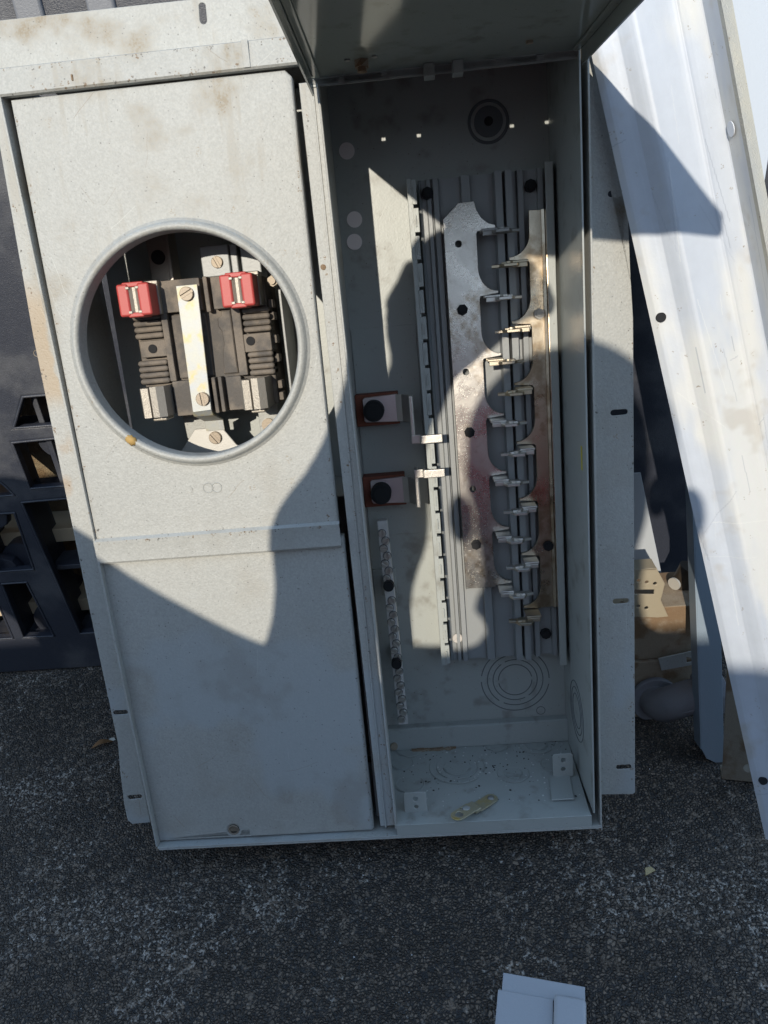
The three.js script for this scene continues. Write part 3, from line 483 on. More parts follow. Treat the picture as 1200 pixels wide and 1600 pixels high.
// meter socket inside the ring
{
  const ms = part('meter_socket', [bx(0.0365, 0.1385, 0.3545, 0.4490, -0.0850, -0.0430, 0.0015, 2)], bakelite, cab, { label: 'dusty black moulded meter base' });
  const G = (n, g, m = bakelite) => part(n, g, m, ms);
  G('upper_beam', [bx(0.0580, 0.0918, 0.4285, 0.4515, -0.0600, -0.0350, 0.0008), bx(0.0945, 0.0978, 0.4265, 0.4518, -0.0600, -0.0342, 0.0008), bx(0.1000, 0.1120, 0.4280, 0.4512, -0.0600, -0.0352, 0.0008)]);
  G('lower_beam', [bx(0.0600, 0.0880, 0.3520, 0.3785, -0.0600, -0.0352, 0.0008), bx(0.0905, 0.0935, 0.3520, 0.3790, -0.0600, -0.0345, 0.0008), bx(0.0955, 0.0985, 0.3525, 0.3792, -0.0600, -0.0345, 0.0008), bx(0.1010, 0.1130, 0.3530, 0.3785, -0.0600, -0.0365, 0.0008)]);
  G('side_frame', [bx(0.0590, 0.0640, 0.3785, 0.4290, -0.0600, -0.0355, 0.0008)]); G('side_frame', [bx(0.1122, 0.1190, 0.3785, 0.4285, -0.0600, -0.0355, 0.0008)]);
  G('centre_plate', [bx(0.0655, 0.0918, 0.3800, 0.4268, -0.0600, -0.0395, 0.0008), plate([[0.0995, 0.3805], [0.1105, 0.3805], [0.1105, 0.4270], [0.1035, 0.4270], [0.1030, 0.4235], [0.1000, 0.4215], [0.0998, 0.4160], [0.1020, 0.4120], [0.1024, 0.4030], [0.1005, 0.3960]], -0.0600, -0.0405, 0.0008)]);
  G('terminal_pad', [bx(0.0395, 0.0600, 0.3975, 0.4100, -0.0600, -0.0362, 0.0010)]); G('terminal_pad', [bx(0.1185, 0.1395, 0.3950, 0.4085, -0.0600, -0.0362, 0.0010)]);
  for (const [x0, x1, y0] of [[0.0368, 0.0590, 0.4115], [0.0355, 0.0585, 0.3778], [0.1195, 0.1405, 0.4095], [0.1200, 0.1395, 0.3775]]) for (let i = 0; i < 4; i++) { const g = new THREE.CapsuleGeometry(0.00215, x1 - x0 - 0.004, 4, 10); g.rotateZ(Math.PI / 2); g.translate((x0 + x1) / 2, y0 + 0.002 + i * 0.0045, -0.0385); const b = bx(x0 + 0.001, x1 - 0.001, y0 + 0.0005 + i * 0.0045, y0 + 0.0035 + i * 0.0045, -0.055, -0.0385, 0.0003); G('rib', [g, b]); }
  for (const [x, y] of [[0.0493, 0.4038], [0.1240, 0.4032]]) { G('terminal_hole', cyl(0.0033, 0.0012, x, y, -0.0360, 'z', 18), blackM); }
  // centre strap
  G('centre_strap', [plate([[0.0757, 0.4466], [0.0745, 0.3545], [0.0888, 0.3552], [0.0915, 0.4466]], -0.0310, -0.0296, 0.0003), ap(plate([[0.3545, -0.0300], [0.3510, -0.0330], [0.3440, -0.0590], [0.3360, -0.0600], [0.3360, -0.0612], [0.3450, -0.0606], [0.3522, -0.0345], [0.3550, -0.0312]].map(([a, b]) => [-b, a]), 0, 0.0150, 0.0002), 0, 0, 1, 0.0738, 0, 1, 0, 0, -1, 0, 0, 0)], zinc);
  G('foot_plate', plate([[0.0640, 0.3380], [0.0860, 0.3380], [0.0960, 0.3230], [0.1150, 0.3100], [0.1150, 0.3000], [0.0360, 0.3000], [0.0360, 0.3110], [0.0500, 0.3210]], -0.0640, -0.0622, 0.0004), std({ color: lin(0.50, 0.48, 0.44), roughness: 0.55, metalness: 0.2, bumpMap: T_scr, bumpScale: 0.0002 }));
  for (const [x, y, z, a] of [[0.0832, 0.4404, -0.0296, 0.45], [0.0838, 0.3640, -0.0296, 1.65], [0.0800, 0.3300, -0.0622, 2.2]]) G('screw', screwHead(0.0052, x, y, z, a, 0.0026), screwM);
  // top jaws under red caps
  for (const [x, y] of [[0.0372, 0.4275], [0.1118, 0.4275]]) {
    const cap = part('red_cap', [bx(x, x + 0.0086, y, y + 0.0225, -0.0320, -0.0135, 0.0018, 3), bx(x + 0.0150, x + 0.0238, y, y + 0.0225, -0.0320, -0.0135, 0.0018, 3), bx(x + 0.0060, x + 0.0175, y - 0.0008, y + 0.0026, -0.0320, -0.0140, 0.0010, 2), bx(x + 0.0040, x + 0.0195, y + 0.0200, y + 0.0236, -0.0320, -0.0150, 0.0010, 2), bx(x + 0.0005, x + 0.0233, y + 0.0005, y + 0.0220, -0.0330, -0.0230, 0.0010)], redCap, ms, { label: 'red plastic jaw cap' });
    part('jaw', [bent([[x + 0.0086, -0.0150], [x + 0.0104, -0.0172], [x + 0.0132, -0.0172], [x + 0.0150, -0.0150]], 0.0009, y + 0.0026, y + 0.0200), bx(x + 0.0200, x + 0.0250, y + 0.0005, y + 0.0230, -0.0480, -0.0300, 0.0006), bx(x + 0.0080, x + 0.0255, y + 0.0215, y + 0.0245, -0.0440, -0.0290, 0.0008)], jawM, ms);
    part('jaw_tip', [[0.0068, 0.0018], [0.0138, 0.0018], [0.0068, 0.0185], [0.0138, 0.0185]].map(([a, b]) => bx(x + a, x + a + 0.0028, y + b, y + b + 0.0020, -0.0150, -0.0133, 0.0005)), jawM, ms);
  }
  // bare lower jaws
  for (const x of [0.0398, 0.1158]) {
    const pr = (o) => [[x + o, -0.0460], [x + o + 0.0004, -0.0230], [x + o + 0.0024, -0.0190], [x + o + 0.0060, -0.0195], [x + o + 0.0078, -0.0250]];
    part('jaw', [bent(pr(0), 0.0011, 0.3540, 0.3758), bent([[x + 0.0080, -0.0270], [x + 0.0094, -0.0190], [x + 0.0130, -0.0185], [x + 0.0172, -0.0215], [x + 0.0182, -0.0460]], 0.0011, 0.3540, 0.3765), bx(x, x + 0.0185, 0.3560, 0.3740, -0.0480, -0.0400, 0.0008), bx(x + 0.003, x + 0.014, 0.3500, 0.3545, -0.0480, -0.0300, 0.0012)], jawM, ms, { label: 'bare steel jaw' });
  }
  // conductors and bits behind
  G('bus_strip', [bx(0.0450, 0.0625, 0.4480, 0.4960, -0.0730, -0.0705, 0.0006), bx(0.0600, 0.0630, 0.4480, 0.4960, -0.0900, -0.0690, 0.0006)], std({ color: lin(0.30, 0.27, 0.24), roughness: 0.5, metalness: 0.8 }));
  G('bus_hole', cyl(0.0055, 0.001, 0.0530, 0.4720, -0.0702, 'z', 22), blackM);
  G('terminal_block', [bx(0.0880, 0.1100, 0.4530, 0.4760, -0.0850, -0.0620, 0.0010), bx(0.1105, 0.1160, 0.4530, 0.4760, -0.0850, -0.0640, 0.0010), bx(0.1180, 0.1330, 0.4500, 0.4740, -0.0900, -0.0660, 0.0010)], panM);
  G('screw', screwHead(0.0045, 0.1005, 0.4635, -0.0620, 2.0, 0.002), screwM);
  G('bolt', [cyl(0.0042, 0.0060, 0.1440, 0.4450, -0.0480, 'z', 6), cyl(0.0026, 0.0030, 0.1440, 0.4450, -0.0440, 'z', 12)], screwM);
  G('bus_strip', [plate([[0.0530, 0.3560], [0.0720, 0.3560], [0.0735, 0.3250], [0.0620, 0.3210], [0.0545, 0.3300]], -0.0720, -0.0700, 0.0005)], front); G('bus_strip', [bx(0.1170, 0.1330, 0.3200, 0.3560, -0.0640, -0.0620, 0.0006)], front);
  G('bolt', [cyl(0.0052, 0.0030, 0.1245, 0.3370, -0.0606, 'z', 20)], screwM);
  G('side_tab', [0.3570, 0.3660, 0.3860, 0.4000, 0.4170, 0.4260].map((y) => bx(0.1390, 0.1425, y, y + 0.0062, -0.0560, -0.0440, 0.0008)), bakelite);
  G('rear_strip', bx(0.1455, 0.1475, 0.3300, 0.4700, -0.1000, -0.0560, 0.0005), panM);
}
part('socket_liner', [bx(-0.0050, 0.1905, 0.262, 0.590, BK - 0.0014, BK, 0.0003), bx(-0.0050, 0.1905, 0.280, 0.2812, BK, -0.030, 0.0003)], inner, cab);

// ---------------------------------------------------------------- brass strap lying in the tray
{
  const o = thing('zinc_strap', 'small yellow zinc-plated offset strap with holes, lying on the cabinet tray edge', 'metal strap', toWorld(0.2675, 0.0100, -0.0110).toArray());
  o.rotation.set(-LEAN, 0.70, 0, 'XYZ');
  const st = (pts, y0, y1, holes) => { const g = plate(pts, y0, y1, 0.0003, holes); g.rotateX(-Math.PI / 2); return g; };
  const rnd2 = (x0, x1, w, cap) => { const P = []; const n = 8; if (cap > 0) { P.push([x0, -w]); for (let i = 0; i <= n; i++) { const t = -Math.PI / 2 + Math.PI * i / n; P.push([x1 - w + w * Math.cos(t), w * Math.sin(t)]); } P.push([x0, w]); } else { P.push([x1, w]); for (let i = 0; i <= n; i++) { const t = Math.PI / 2 + Math.PI * i / n; P.push([x0 + w + w * Math.cos(t), w * Math.sin(t)]); } P.push([x1, -w]); } return P; };
  part('strap_plate', [st(rnd2(0.0010, 0.0245, 0.0060, 1), 0, 0.0013, []), st(rnd2(-0.0255, -0.0040, 0.0062, -1), 0.0034, 0.0047, [{ x: -0.0180, y: 0, r: 0.0034 }, { x: -0.0110, y: 0.0030, r: 0.0017 }]), bx(-0.0048, 0.0022, 0.0006, 0.0042, -0.0061, 0.0061, 0.0010)], std({ map: T_zinc, color: lin(1.0, 0.90, 0.66), roughness: 0.4, metalness: 0.4 }), o);
  part('screw_head', (() => { const g = new THREE.SphereGeometry(0.0030, 14, 8, 0, Math.PI * 2, 0, Math.PI / 2); g.scale(1, 0.6, 1); g.translate(0.0185, 0.0013, 0); return g; })(), steel, o);
  part('dimple', (() => { const g = new THREE.SphereGeometry(0.0032, 14, 8, 0, Math.PI * 2, 0, Math.PI / 2); g.scale(1, 0.3, 1); g.translate(-0.0085, 0.0047, -0.0015); return g; })(), zinc, o);
}

// ---------------------------------------------------------------- galvanised trough cover leaning at the right
{
  const base = toWorld(0.4972, -0.0271, 0.010);
  const o = thing('galvanised_trough', 'long pale galvanised steel trough leaning at the right, tilted left over the cabinet flange', 'metal trough', base.toArray());
  o.rotation.set(-LEAN, 0, Math.atan2(0.1291, 0.5816), 'XYZ');
  const key = [[0.0040, -0.0130], [0.0062, -0.0108], [0.0110, -0.0086], [0.0152, -0.0074], [0.0185, -0.0068], [0.0215, -0.0040], [0.0262, 0.0006], [0.0310, 0.0016], [0.0400, 0.0008], [0.0505, 0.0002], [0.0535, 0.0006], [0.0550, 0.0016], [0.0566, 0.0006], [0.0600, 0.0002], [0.0690, 0.0004]];
  const sp = new THREE.CatmullRomCurve3(key.map(([a, b]) => new THREE.Vector3(a, b, 0))), prof = sp.getPoints(60).map((q) => [q.x, q.y]);
  const g = bent(prof, -0.0012, 0, 0.78);
  part('trough_face', g, galv, o);
  part('trough_wall', [bent([[0.0690, 0.0004], [0.0698, 0.0010], [0.0702, 0.0190]], -0.0012, 0, 0.78)], galv, o);
  part('rolled_edge', [bent([[0.0702, 0.0190], [0.0712, 0.0215], [0.0745, 0.0222], [0.0775, 0.0210], [0.0782, 0.0170]], -0.0012, 0, 0.78)], std({ map: T_galv, color: lin(0.80, 0.76, 0.66), roughness: 0.6, metalness: 0.3, bumpMap: T_scr, bumpScale: 0.0004 }), o, { label: 'dirty rolled edge' });
  for (const [s, t] of [[0.0098, 0.4300], [0.0105, 0.0580]]) part('hole', (() => { const q = cyl(0.0032, 0.0024, s, t, -0.0083, 'z', 20); return q; })(), blackM, o);
  part('hole', (() => { const q = cyl(0.0046, 0.0006, 0.0690, 0.5290, 0.0090, 'x', 20); return q; })(), std({ color: lin(0.6, 0.63, 0.68), roughness: 0.6 }), o);
  
}
{ // pale plate behind it at the top right
  const o = thing('pale_plate', 'flat pale blue-grey metal plate standing behind the galvanised trough at the top right', 'metal plate', toWorld(0.44, 0.30, -0.02).toArray());
  o.rotation.x = -LEAN;
  const m = std({ color: lin(0.46, 0.50, 0.55), roughness: 0.5, bumpMap: T_grainB, bumpScale: 0.0001 });
  part('plate_face', plate([[0.0050, 0.11], [0.0402, 0.11], [0.0507, 0.1906], [0.0845, 0.45], [-0.03, 0.45], [-0.03, 0.30]], -0.0012, 0, 0.0003), m, o);
  part('plate_return', plate([[0.0402, 0.11], [0.0507, 0.1906], [0.0845, 0.45], [0.0833, 0.45], [0.0495, 0.1906], [0.0390, 0.11]], -0.030, -0.0012, 0.0002), m, o);
}
// blue-grey channel on end
{
  const o = thing('blue_channel', 'narrow dark blue-grey steel channel standing on end between the pipe elbow and the trough', 'steel channel', toWorld(0.4806, 0.0, -0.085).toArray());
  o.rotation.set(-LEAN, 0, 0.047, 'XYZ');
  const m = std({ color: lin(0.22, 0.27, 0.32), roughness: 0.45, bumpMap: T_grainB, bumpScale: 0.0001 });
  part('web', plate([[0, 0.006], [0.004, -0.004], [0.0195, -0.014], [0.0200, 0.46], [0, 0.46]], -0.0012, 0, 0.0003), m, o);
  part('side', [bx(0.0190, 0.0203, -0.012, 0.46, -0.030, -0.0012, 0.0003), bx(-0.0010, 0.0003, 0.006, 0.46, -0.016, -0.0002, 0.0003)], m, o);
}
{ // rusty steel piece on the ground behind the trough
  const o = thing('rusty_bracket', 'dark rusty steel angle standing on the asphalt behind the trough', 'steel angle', [0.4912, 0, -0.060]);
  o.rotation.set(-0.12, -0.25, 0.02);
  const m = std({ map: T_rust, color: lin(0.75, 0.8, 0.85), roughness: 0.8, bumpMap: T_scr, bumpScale: 0.0003 });
  part('leg', [plate([[0, 0.001], [0.030, 0.001], [0.030, 0.15], [-0.004, 0.15]], -0.002, 0, 0.0004, [{ x: 0.0210, y: 0.016, r: 0.0045 }])], m, o);
  part('toe', [bx(0, 0.030, 0.0, 0.002, -0.022, -0.002, 0.0004)], m, o);
}
// junk between the cabinet and the trough
{
  const o = thing('rusty_box', 'old brown rusty steel box on the asphalt behind the right flange, under the perforated bracket', 'steel box', [0.452, 0, -0.152]);
  part('front', [bx(-0.052, 0.050, 0.001, 0.060, -0.050, -0.0016, 0.0015), bx(-0.052, 0.046, 0.0605, 0.1230, -0.060, -0.0040, 0.0015)], rustM, o);
  part('base_lip', bx(-0.054, 0.052, 0.0005, 0.0040, -0.010, 0.012, 0.0010), rustM, o);
}
{
  const o = thing('perforated_bracket', 'tan sunlit steel bracket with rows of small holes on top of the rusty box', 'bracket', [0.440, 0.1240, -0.150]);
  const m = std({ color: lin(0.42, 0.36, 0.26), roughness: 0.6, metalness: 0.3, bumpMap: T_scr, bumpScale: 0.0003 });
  const holes = []; for (let i = 0; i < 6; i++) holes.push({ x: -0.024 + i * 0.0075, y: 0.040 - i * 0.0022, r: 0.0017 }, { x: -0.022 + i * 0.0075, y: 0.0120 - i * 0.0026, r: 0.0018 });
  holes.push([[-0.030, 0.0270], [-0.030, 0.0225], [0.0060, 0.0190], [0.0060, 0.0245]]);
  part('web', plate([[-0.034, -0.002], [0.012, -0.008], [0.0215, -0.0075], [0.0130, 0.012], [0.0150, 0.030], [0.0060, 0.0480], [-0.034, 0.0470]], -0.0018, 0, 0.0004, holes.filter((h) => h.r ? h.x < 0.006 : true)), m, o);
  part('flap', bx(-0.034, 0.0060, 0.0465, 0.0480, -0.016, 0, 0.0004), m, o);
}
{
  const o = thing('pipe_elbow', 'grey pipe elbow fitting with a flared collar, in shade beside the right flange', 'pipe elbow', [0.468, 0.028, -0.140]);
  const m = std({ color: lin(0.19, 0.19, 0.205), roughness: 0.65, bumpMap: T_scr, bumpScale: 0.0004 });
  const c = new THREE.CatmullRomCurve3([new THREE.Vector3(-0.012, -0.010, -0.010), new THREE.Vector3(-0.011, -0.004, 0.008), new THREE.Vector3(-0.003, 0.008, 0.018), new THREE.Vector3(0.012, 0.016, 0.020), new THREE.Vector3(0.034, 0.019, 0.020)]);
  part('bend', [new THREE.TubeGeometry(c, 24, 0.0160, 22, false)], m, o);
  const ring = (R, r0, h, x, y, z, rx, rz) => { const P = [[R - 0.004, -h / 2], [R - 0.0008, -h / 2], [R, -h / 2 + 0.0008], [R, h / 2 - 0.0008], [R - 0.0008, h / 2], [r0, h / 2], [r0, -h / 2]].map(([a, b]) => new THREE.Vector2(a, b)); const g = new THREE.LatheGeometry(P.reverse(), 32); g.rotateX(rx); g.rotateZ(rz); g.translate(x, y, z); return toCreasedNormals(g, 0.5); };
  part('hub', ring(0.0192, 0.0140, 0.022, 0.030, 0.0185, 0.020, 0, -1.44), m, o);
  part('hub_rim', ring(0.0208, 0.0150, 0.0045, 0.0200, 0.0170, 0.020, 0, -1.40), m, o);
  part('collar', ring(0.0235, 0.0130, 0.0060, -0.0120, -0.0090, -0.004, 1.35, 0), m, o);
  part('seam', [new THREE.TubeGeometry(new THREE.CatmullRomCurve3([new THREE.Vector3(-0.0145, -0.002, 0.022), new THREE.Vector3(-0.006, 0.008, 0.0325), new THREE.Vector3(0.009, 0.0145, 0.0362)]), 12, 0.0009, 6, false)], m, o);
}
{
  const o = thing('mounting_ear', 'small grey steel ear plate sticking up behind the pipe elbow', 'steel plate', [0.470, 0.066, -0.146]);
  o.rotation.z = 0.16;
  part('ear_face', plate([[-0.012, -0.010], [0.034, -0.010], [0.034, 0.008], [-0.014, 0.006]], -0.0015, 0, 0.0003, [[[0.012, 0.0015], [0.012, -0.006], [0.026, -0.006]]]), front, o);
}
{
  const o = thing('dark_roller', 'black cylinder with two pale round caps in the gap above the pipe elbow', 'roller', [0.4860, 0.1180, -0.190]);
  part('body', (() => { const g = new THREE.CylinderGeometry(0.011, 0.011, 0.050, 20); g.rotateZ(-0.30); return g; })(), std({ color: lin(0.035, 0.026, 0.018), roughness: 0.4 }), o);
  for (const [x, y] of [[-0.010, 0.012], [-0.013, -0.006]]) part('cap', (() => { const g = new THREE.CylinderGeometry(0.0062, 0.0062, 0.002, 18); g.rotateX(Math.PI / 2); g.rotateY(-0.9); g.translate(x, y, 0.008); return g; })(), std({ color: lin(0.40, 0.38, 0.34), roughness: 0.6 }), o);
}
{
  const o = thing('grey_panel', 'smooth light grey metal panel deep in the gap right of the cabinet', 'metal panel', [0.440, 0, -0.215]);
  o.rotation.x = -0.06;
  part('panel_face', plate([[-0.07, 0.0], [0.066, 0.0], [0.0355, 0.1237], [0.0190, 0.1910], [0.0100, 0.2280], [-0.07, 0.2280]], -0.0012, 0, 0.0003), std({ color: lin(0.40, 0.42, 0.44), roughness: 0.5 }), o);
}
// loose folded plate in the foreground
{
  const o = thing('folded_plate', 'loose pale grey folded steel plate with a notch, on the asphalt in the foreground', 'steel plate', [0.300, 0.0, 0.118]);
  o.rotation.y = -0.21;
  const m = std({ color: lin(0.42, 0.44, 0.47), roughness: 0.45, bumpMap: T_grainB, bumpScale: 0.0001 });
  const fl = (pts, y0, y1, holes) => { const g = plate(pts.map(([x, z]) => [x, -z]), y0, y1, 0.0003, holes); g.rotateX(-Math.PI / 2); return g; };
  part('lower_sheet', fl([[-0.0275, -0.0130], [0.0295, -0.0130], [0.0295, 0.09], [-0.0275, 0.09]], 0.0020, 0.0032, [{ x: 0.0080, y: -0.0035, r: 0.0042 }]), m, o);
  part('upper_sheet', fl([[-0.0300, 0.0005], [0.0080, 0.0005], [0.0090, 0.09], [-0.0300, 0.09]], 0.0042, 0.0056), m, o);
  part('raised_box', bx(0.0085, 0.0300, 0.0034, 0.0115, -0.0015, 0.09, 0.0030, 3), m, o);
}
// plastic pallet standing on its side behind
{
  const o = thing('plastic_pallet', 'dark plastic pallet with moulded openings, standing on edge behind the cabinet', 'pallet', [0, 0, -0.268]);
  const holes = [
    [[-0.1600, 0.2940], [-0.1590, 0.2420], [-0.0800, 0.2420], [-0.0800, 0.2955]],
    [[-0.1530, 0.3090], [-0.1330, 0.3400], [-0.0800, 0.3400], [-0.0800, 0.3085]],
    [[-0.2150, 0.2900], [-0.1830, 0.2460], [-0.1780, 0.2360], [-0.2150, 0.2360]],
    [[-0.2150, 0.3350], [-0.1900, 0.3250], [-0.1750, 0.3120], [-0.2150, 0.2980]],
    [[-0.2300, 0.2160], [-0.1850, 0.2155], [-0.1880, 0.1440], [-0.2300, 0.1440]],
    [[-0.2300, 0.1280], [-0.2020, 0.1280], [-0.1950, 0.0510], [-0.2320, 0.0520]],
    [[-0.1730, 0.2270], [-0.0800, 0.2280], [-0.0800, 0.0520], [-0.1640, 0.0520]],
    [[-0.2900, 0.2160], [-0.2440, 0.2160], [-0.2440, 0.0520], [-0.2900, 0.0520]], [[-0.2900, 0.3300], [-0.2300, 0.3300], [-0.2300, 0.2360], [-0.2900, 0.2360]],
  ].map((h) => h.map(([x, y]) => [x, y]).reverse());
  part('deck', plate([[-0.56, 0.001], [0.66, 0.001], [0.66, 0.90], [-0.56, 0.90]], -0.012, 0, 0.0026, holes, 3), plasticM, o);
  for (const h of holes) part('rim', h.map((a, i) => { const b = h[(i + 1) % h.length], l = Math.hypot(b[0] - a[0], b[1] - a[1]); const g = new THREE.CapsuleGeometry(0.0013, l, 3, 8); g.rotateZ(Math.atan2(b[1] - a[1], b[0] - a[0]) - Math.PI / 2); g.translate((a[0] + b[0]) / 2, (a[1] + b[1]) / 2, -0.0004); return g; }), plasticM, o);
  for (const [x, y, r] of [[-0.196, 0.300, 0.012], [-0.218, 0.212, 0.020], [-0.226, 0.1400, 0.017]]) part('gusset', [plate([[x - r, y - r], [x + r * 0.2, y - r], [x + r * 0.75, y - r * 0.7], [x + r, y], [x + r * 0.7, y + r * 0.7], [x, y + r], [x - r, y + r]], -0.020, -0.008, 0.0015, [], 2)], plasticM, o);
  const ribs = []; for (const x of [-0.1770, -0.2375, -0.1300, -0.0760, -0.02, 0.0480, 0.12, 0.20, 0.30]) ribs.push(bx(x - 0.003, x + 0.003, 0.01, 0.88, -0.050, -0.0125, 0.001));
  for (const y of [0.0450, 0.1360, 0.2300, 0.3020, 0.3480, 0.62]) ribs.push(bx(-0.55, 0.65, y - 0.003, y + 0.003, -0.045, -0.0125, 0.001));
  part('rib', ribs, plasticM, o, { kind: 'stuff' });
  for (const [x, y, r] of [[-0.2100, 0.175, 0.022], [-0.2000, 0.0900, 0.024], [-0.125, 0.315, 0.02]]) part('block', [cyl(r, 0.07, x, y - 0.03, -0.055, 'z', 24)], plasticM, o);
  for (const x of [-0.035, 0.020]) part('top_lug', [bx(x, x + 0.022, 0.622, 0.665, -0.004, 0.004, 0.003, 2)], std({ color: lin(0.16, 0.165, 0.18), roughness: 0.5, bumpMap: T_scr, bumpScale: 0.0003 }), o);
}
{ // brown board seen through the pallet
  const o = thing('brown_board', 'rough brown board with a pale wooden strip, seen through the pallet openings', 'board', [-0.22, 0, -0.350]);
  part('board_face', bx(-0.35, 0.25, 0.001, 0.5, -0.02, 0, 0.002), std({ map: T_rust, color: lin(1, 0.95, 0.8), roughness: 0.95, bumpMap: T_scr, bumpScale: 0.004 }), o);
  part('wood_strip', [bx(-0.35, 0.25, 0.058, 0.075, 0.001, 0.045, 0.001), bx(-0.35, 0.25, 0.155, 0.172, 0.001, 0.045, 0.001)], std({ color: lin(0.55, 0.45, 0.30), roughness: 0.8 }), o);
}

// ---------------------------------------------------------------- small litter on the asphalt
{
  const leaf = thing('dry_leaf', 'curled brown dry leaf on the asphalt beside the left flange', 'leaf', [-0.1085, 0.001, -0.1439]);
  leaf.rotation.y = 0.4;
  const g = new THREE.PlaneGeometry(0.022, 0.007, 8, 4); const p = g.attributes.position; for (let i = 0; i < p.count; i++) { const x = p.getX(i), y = p.getY(i); p.setXYZ(i, x, y * (1 - Math.pow(x / 0.0115, 2)) , 0.0025 * Math.cos(x * 220) + 30 * y * y + 0.002); } g.rotateX(-Math.PI / 2); g.computeVertexNormals();
  part('blade', g, std({ color: lin(0.16, 0.08, 0.03), roughness: 0.8 }), leaf);
  for (const [x, z, l, s, c] of [[0.4012, 0.0248, 'small tan wood chip on the asphalt right of the cabinet', 0.0035, [0.40, 0.32, 0.17]], [-0.1010, -0.1500, 'pale stone chip beside the brown leaf', 0.0030, [0.45, 0.44, 0.38]]]) { const o = thing('chip', l, 'chip', [x, 0.0005, z]); o.rotation.y = 0.5; part('flake', plate([[-1.4 * s, -0.5 * s], [1.5 * s, -0.7 * s], [1.2 * s, 0.5 * s], [-0.2 * s, 0.9 * s]], 0, 0.0012, 0.0003).rotateX(-Math.PI / 2 + 0.2), std({ color: lin(...c), roughness: 0.8 }), o); }
  const G = []; for (let i = 0; i < 900; i++) { const q = rr(0.00025, 0.0006) * (rnd() > 0.95 ? 1.7 : 1), g2 = new THREE.TetrahedronGeometry(q * 1.3); g2.scale(rr(0.6, 1.4), rr(0.4, 1), rr(0.6, 1.4)); g2.rotateY(rr(0, 6)); g2.rotateX(rr(-3, 3)); g2.translate(rr(-0.35, 0.62), 0.0004, rr(-0.25, 0.19)); G.push(g2); }
  part('grit', G, std({ color: lin(0.42, 0.42, 0.42), roughness: 0.8 }), scene, { kind: 'stuff', label: 'tiny pale grit scattered over the asphalt', category: 'grit' });
}

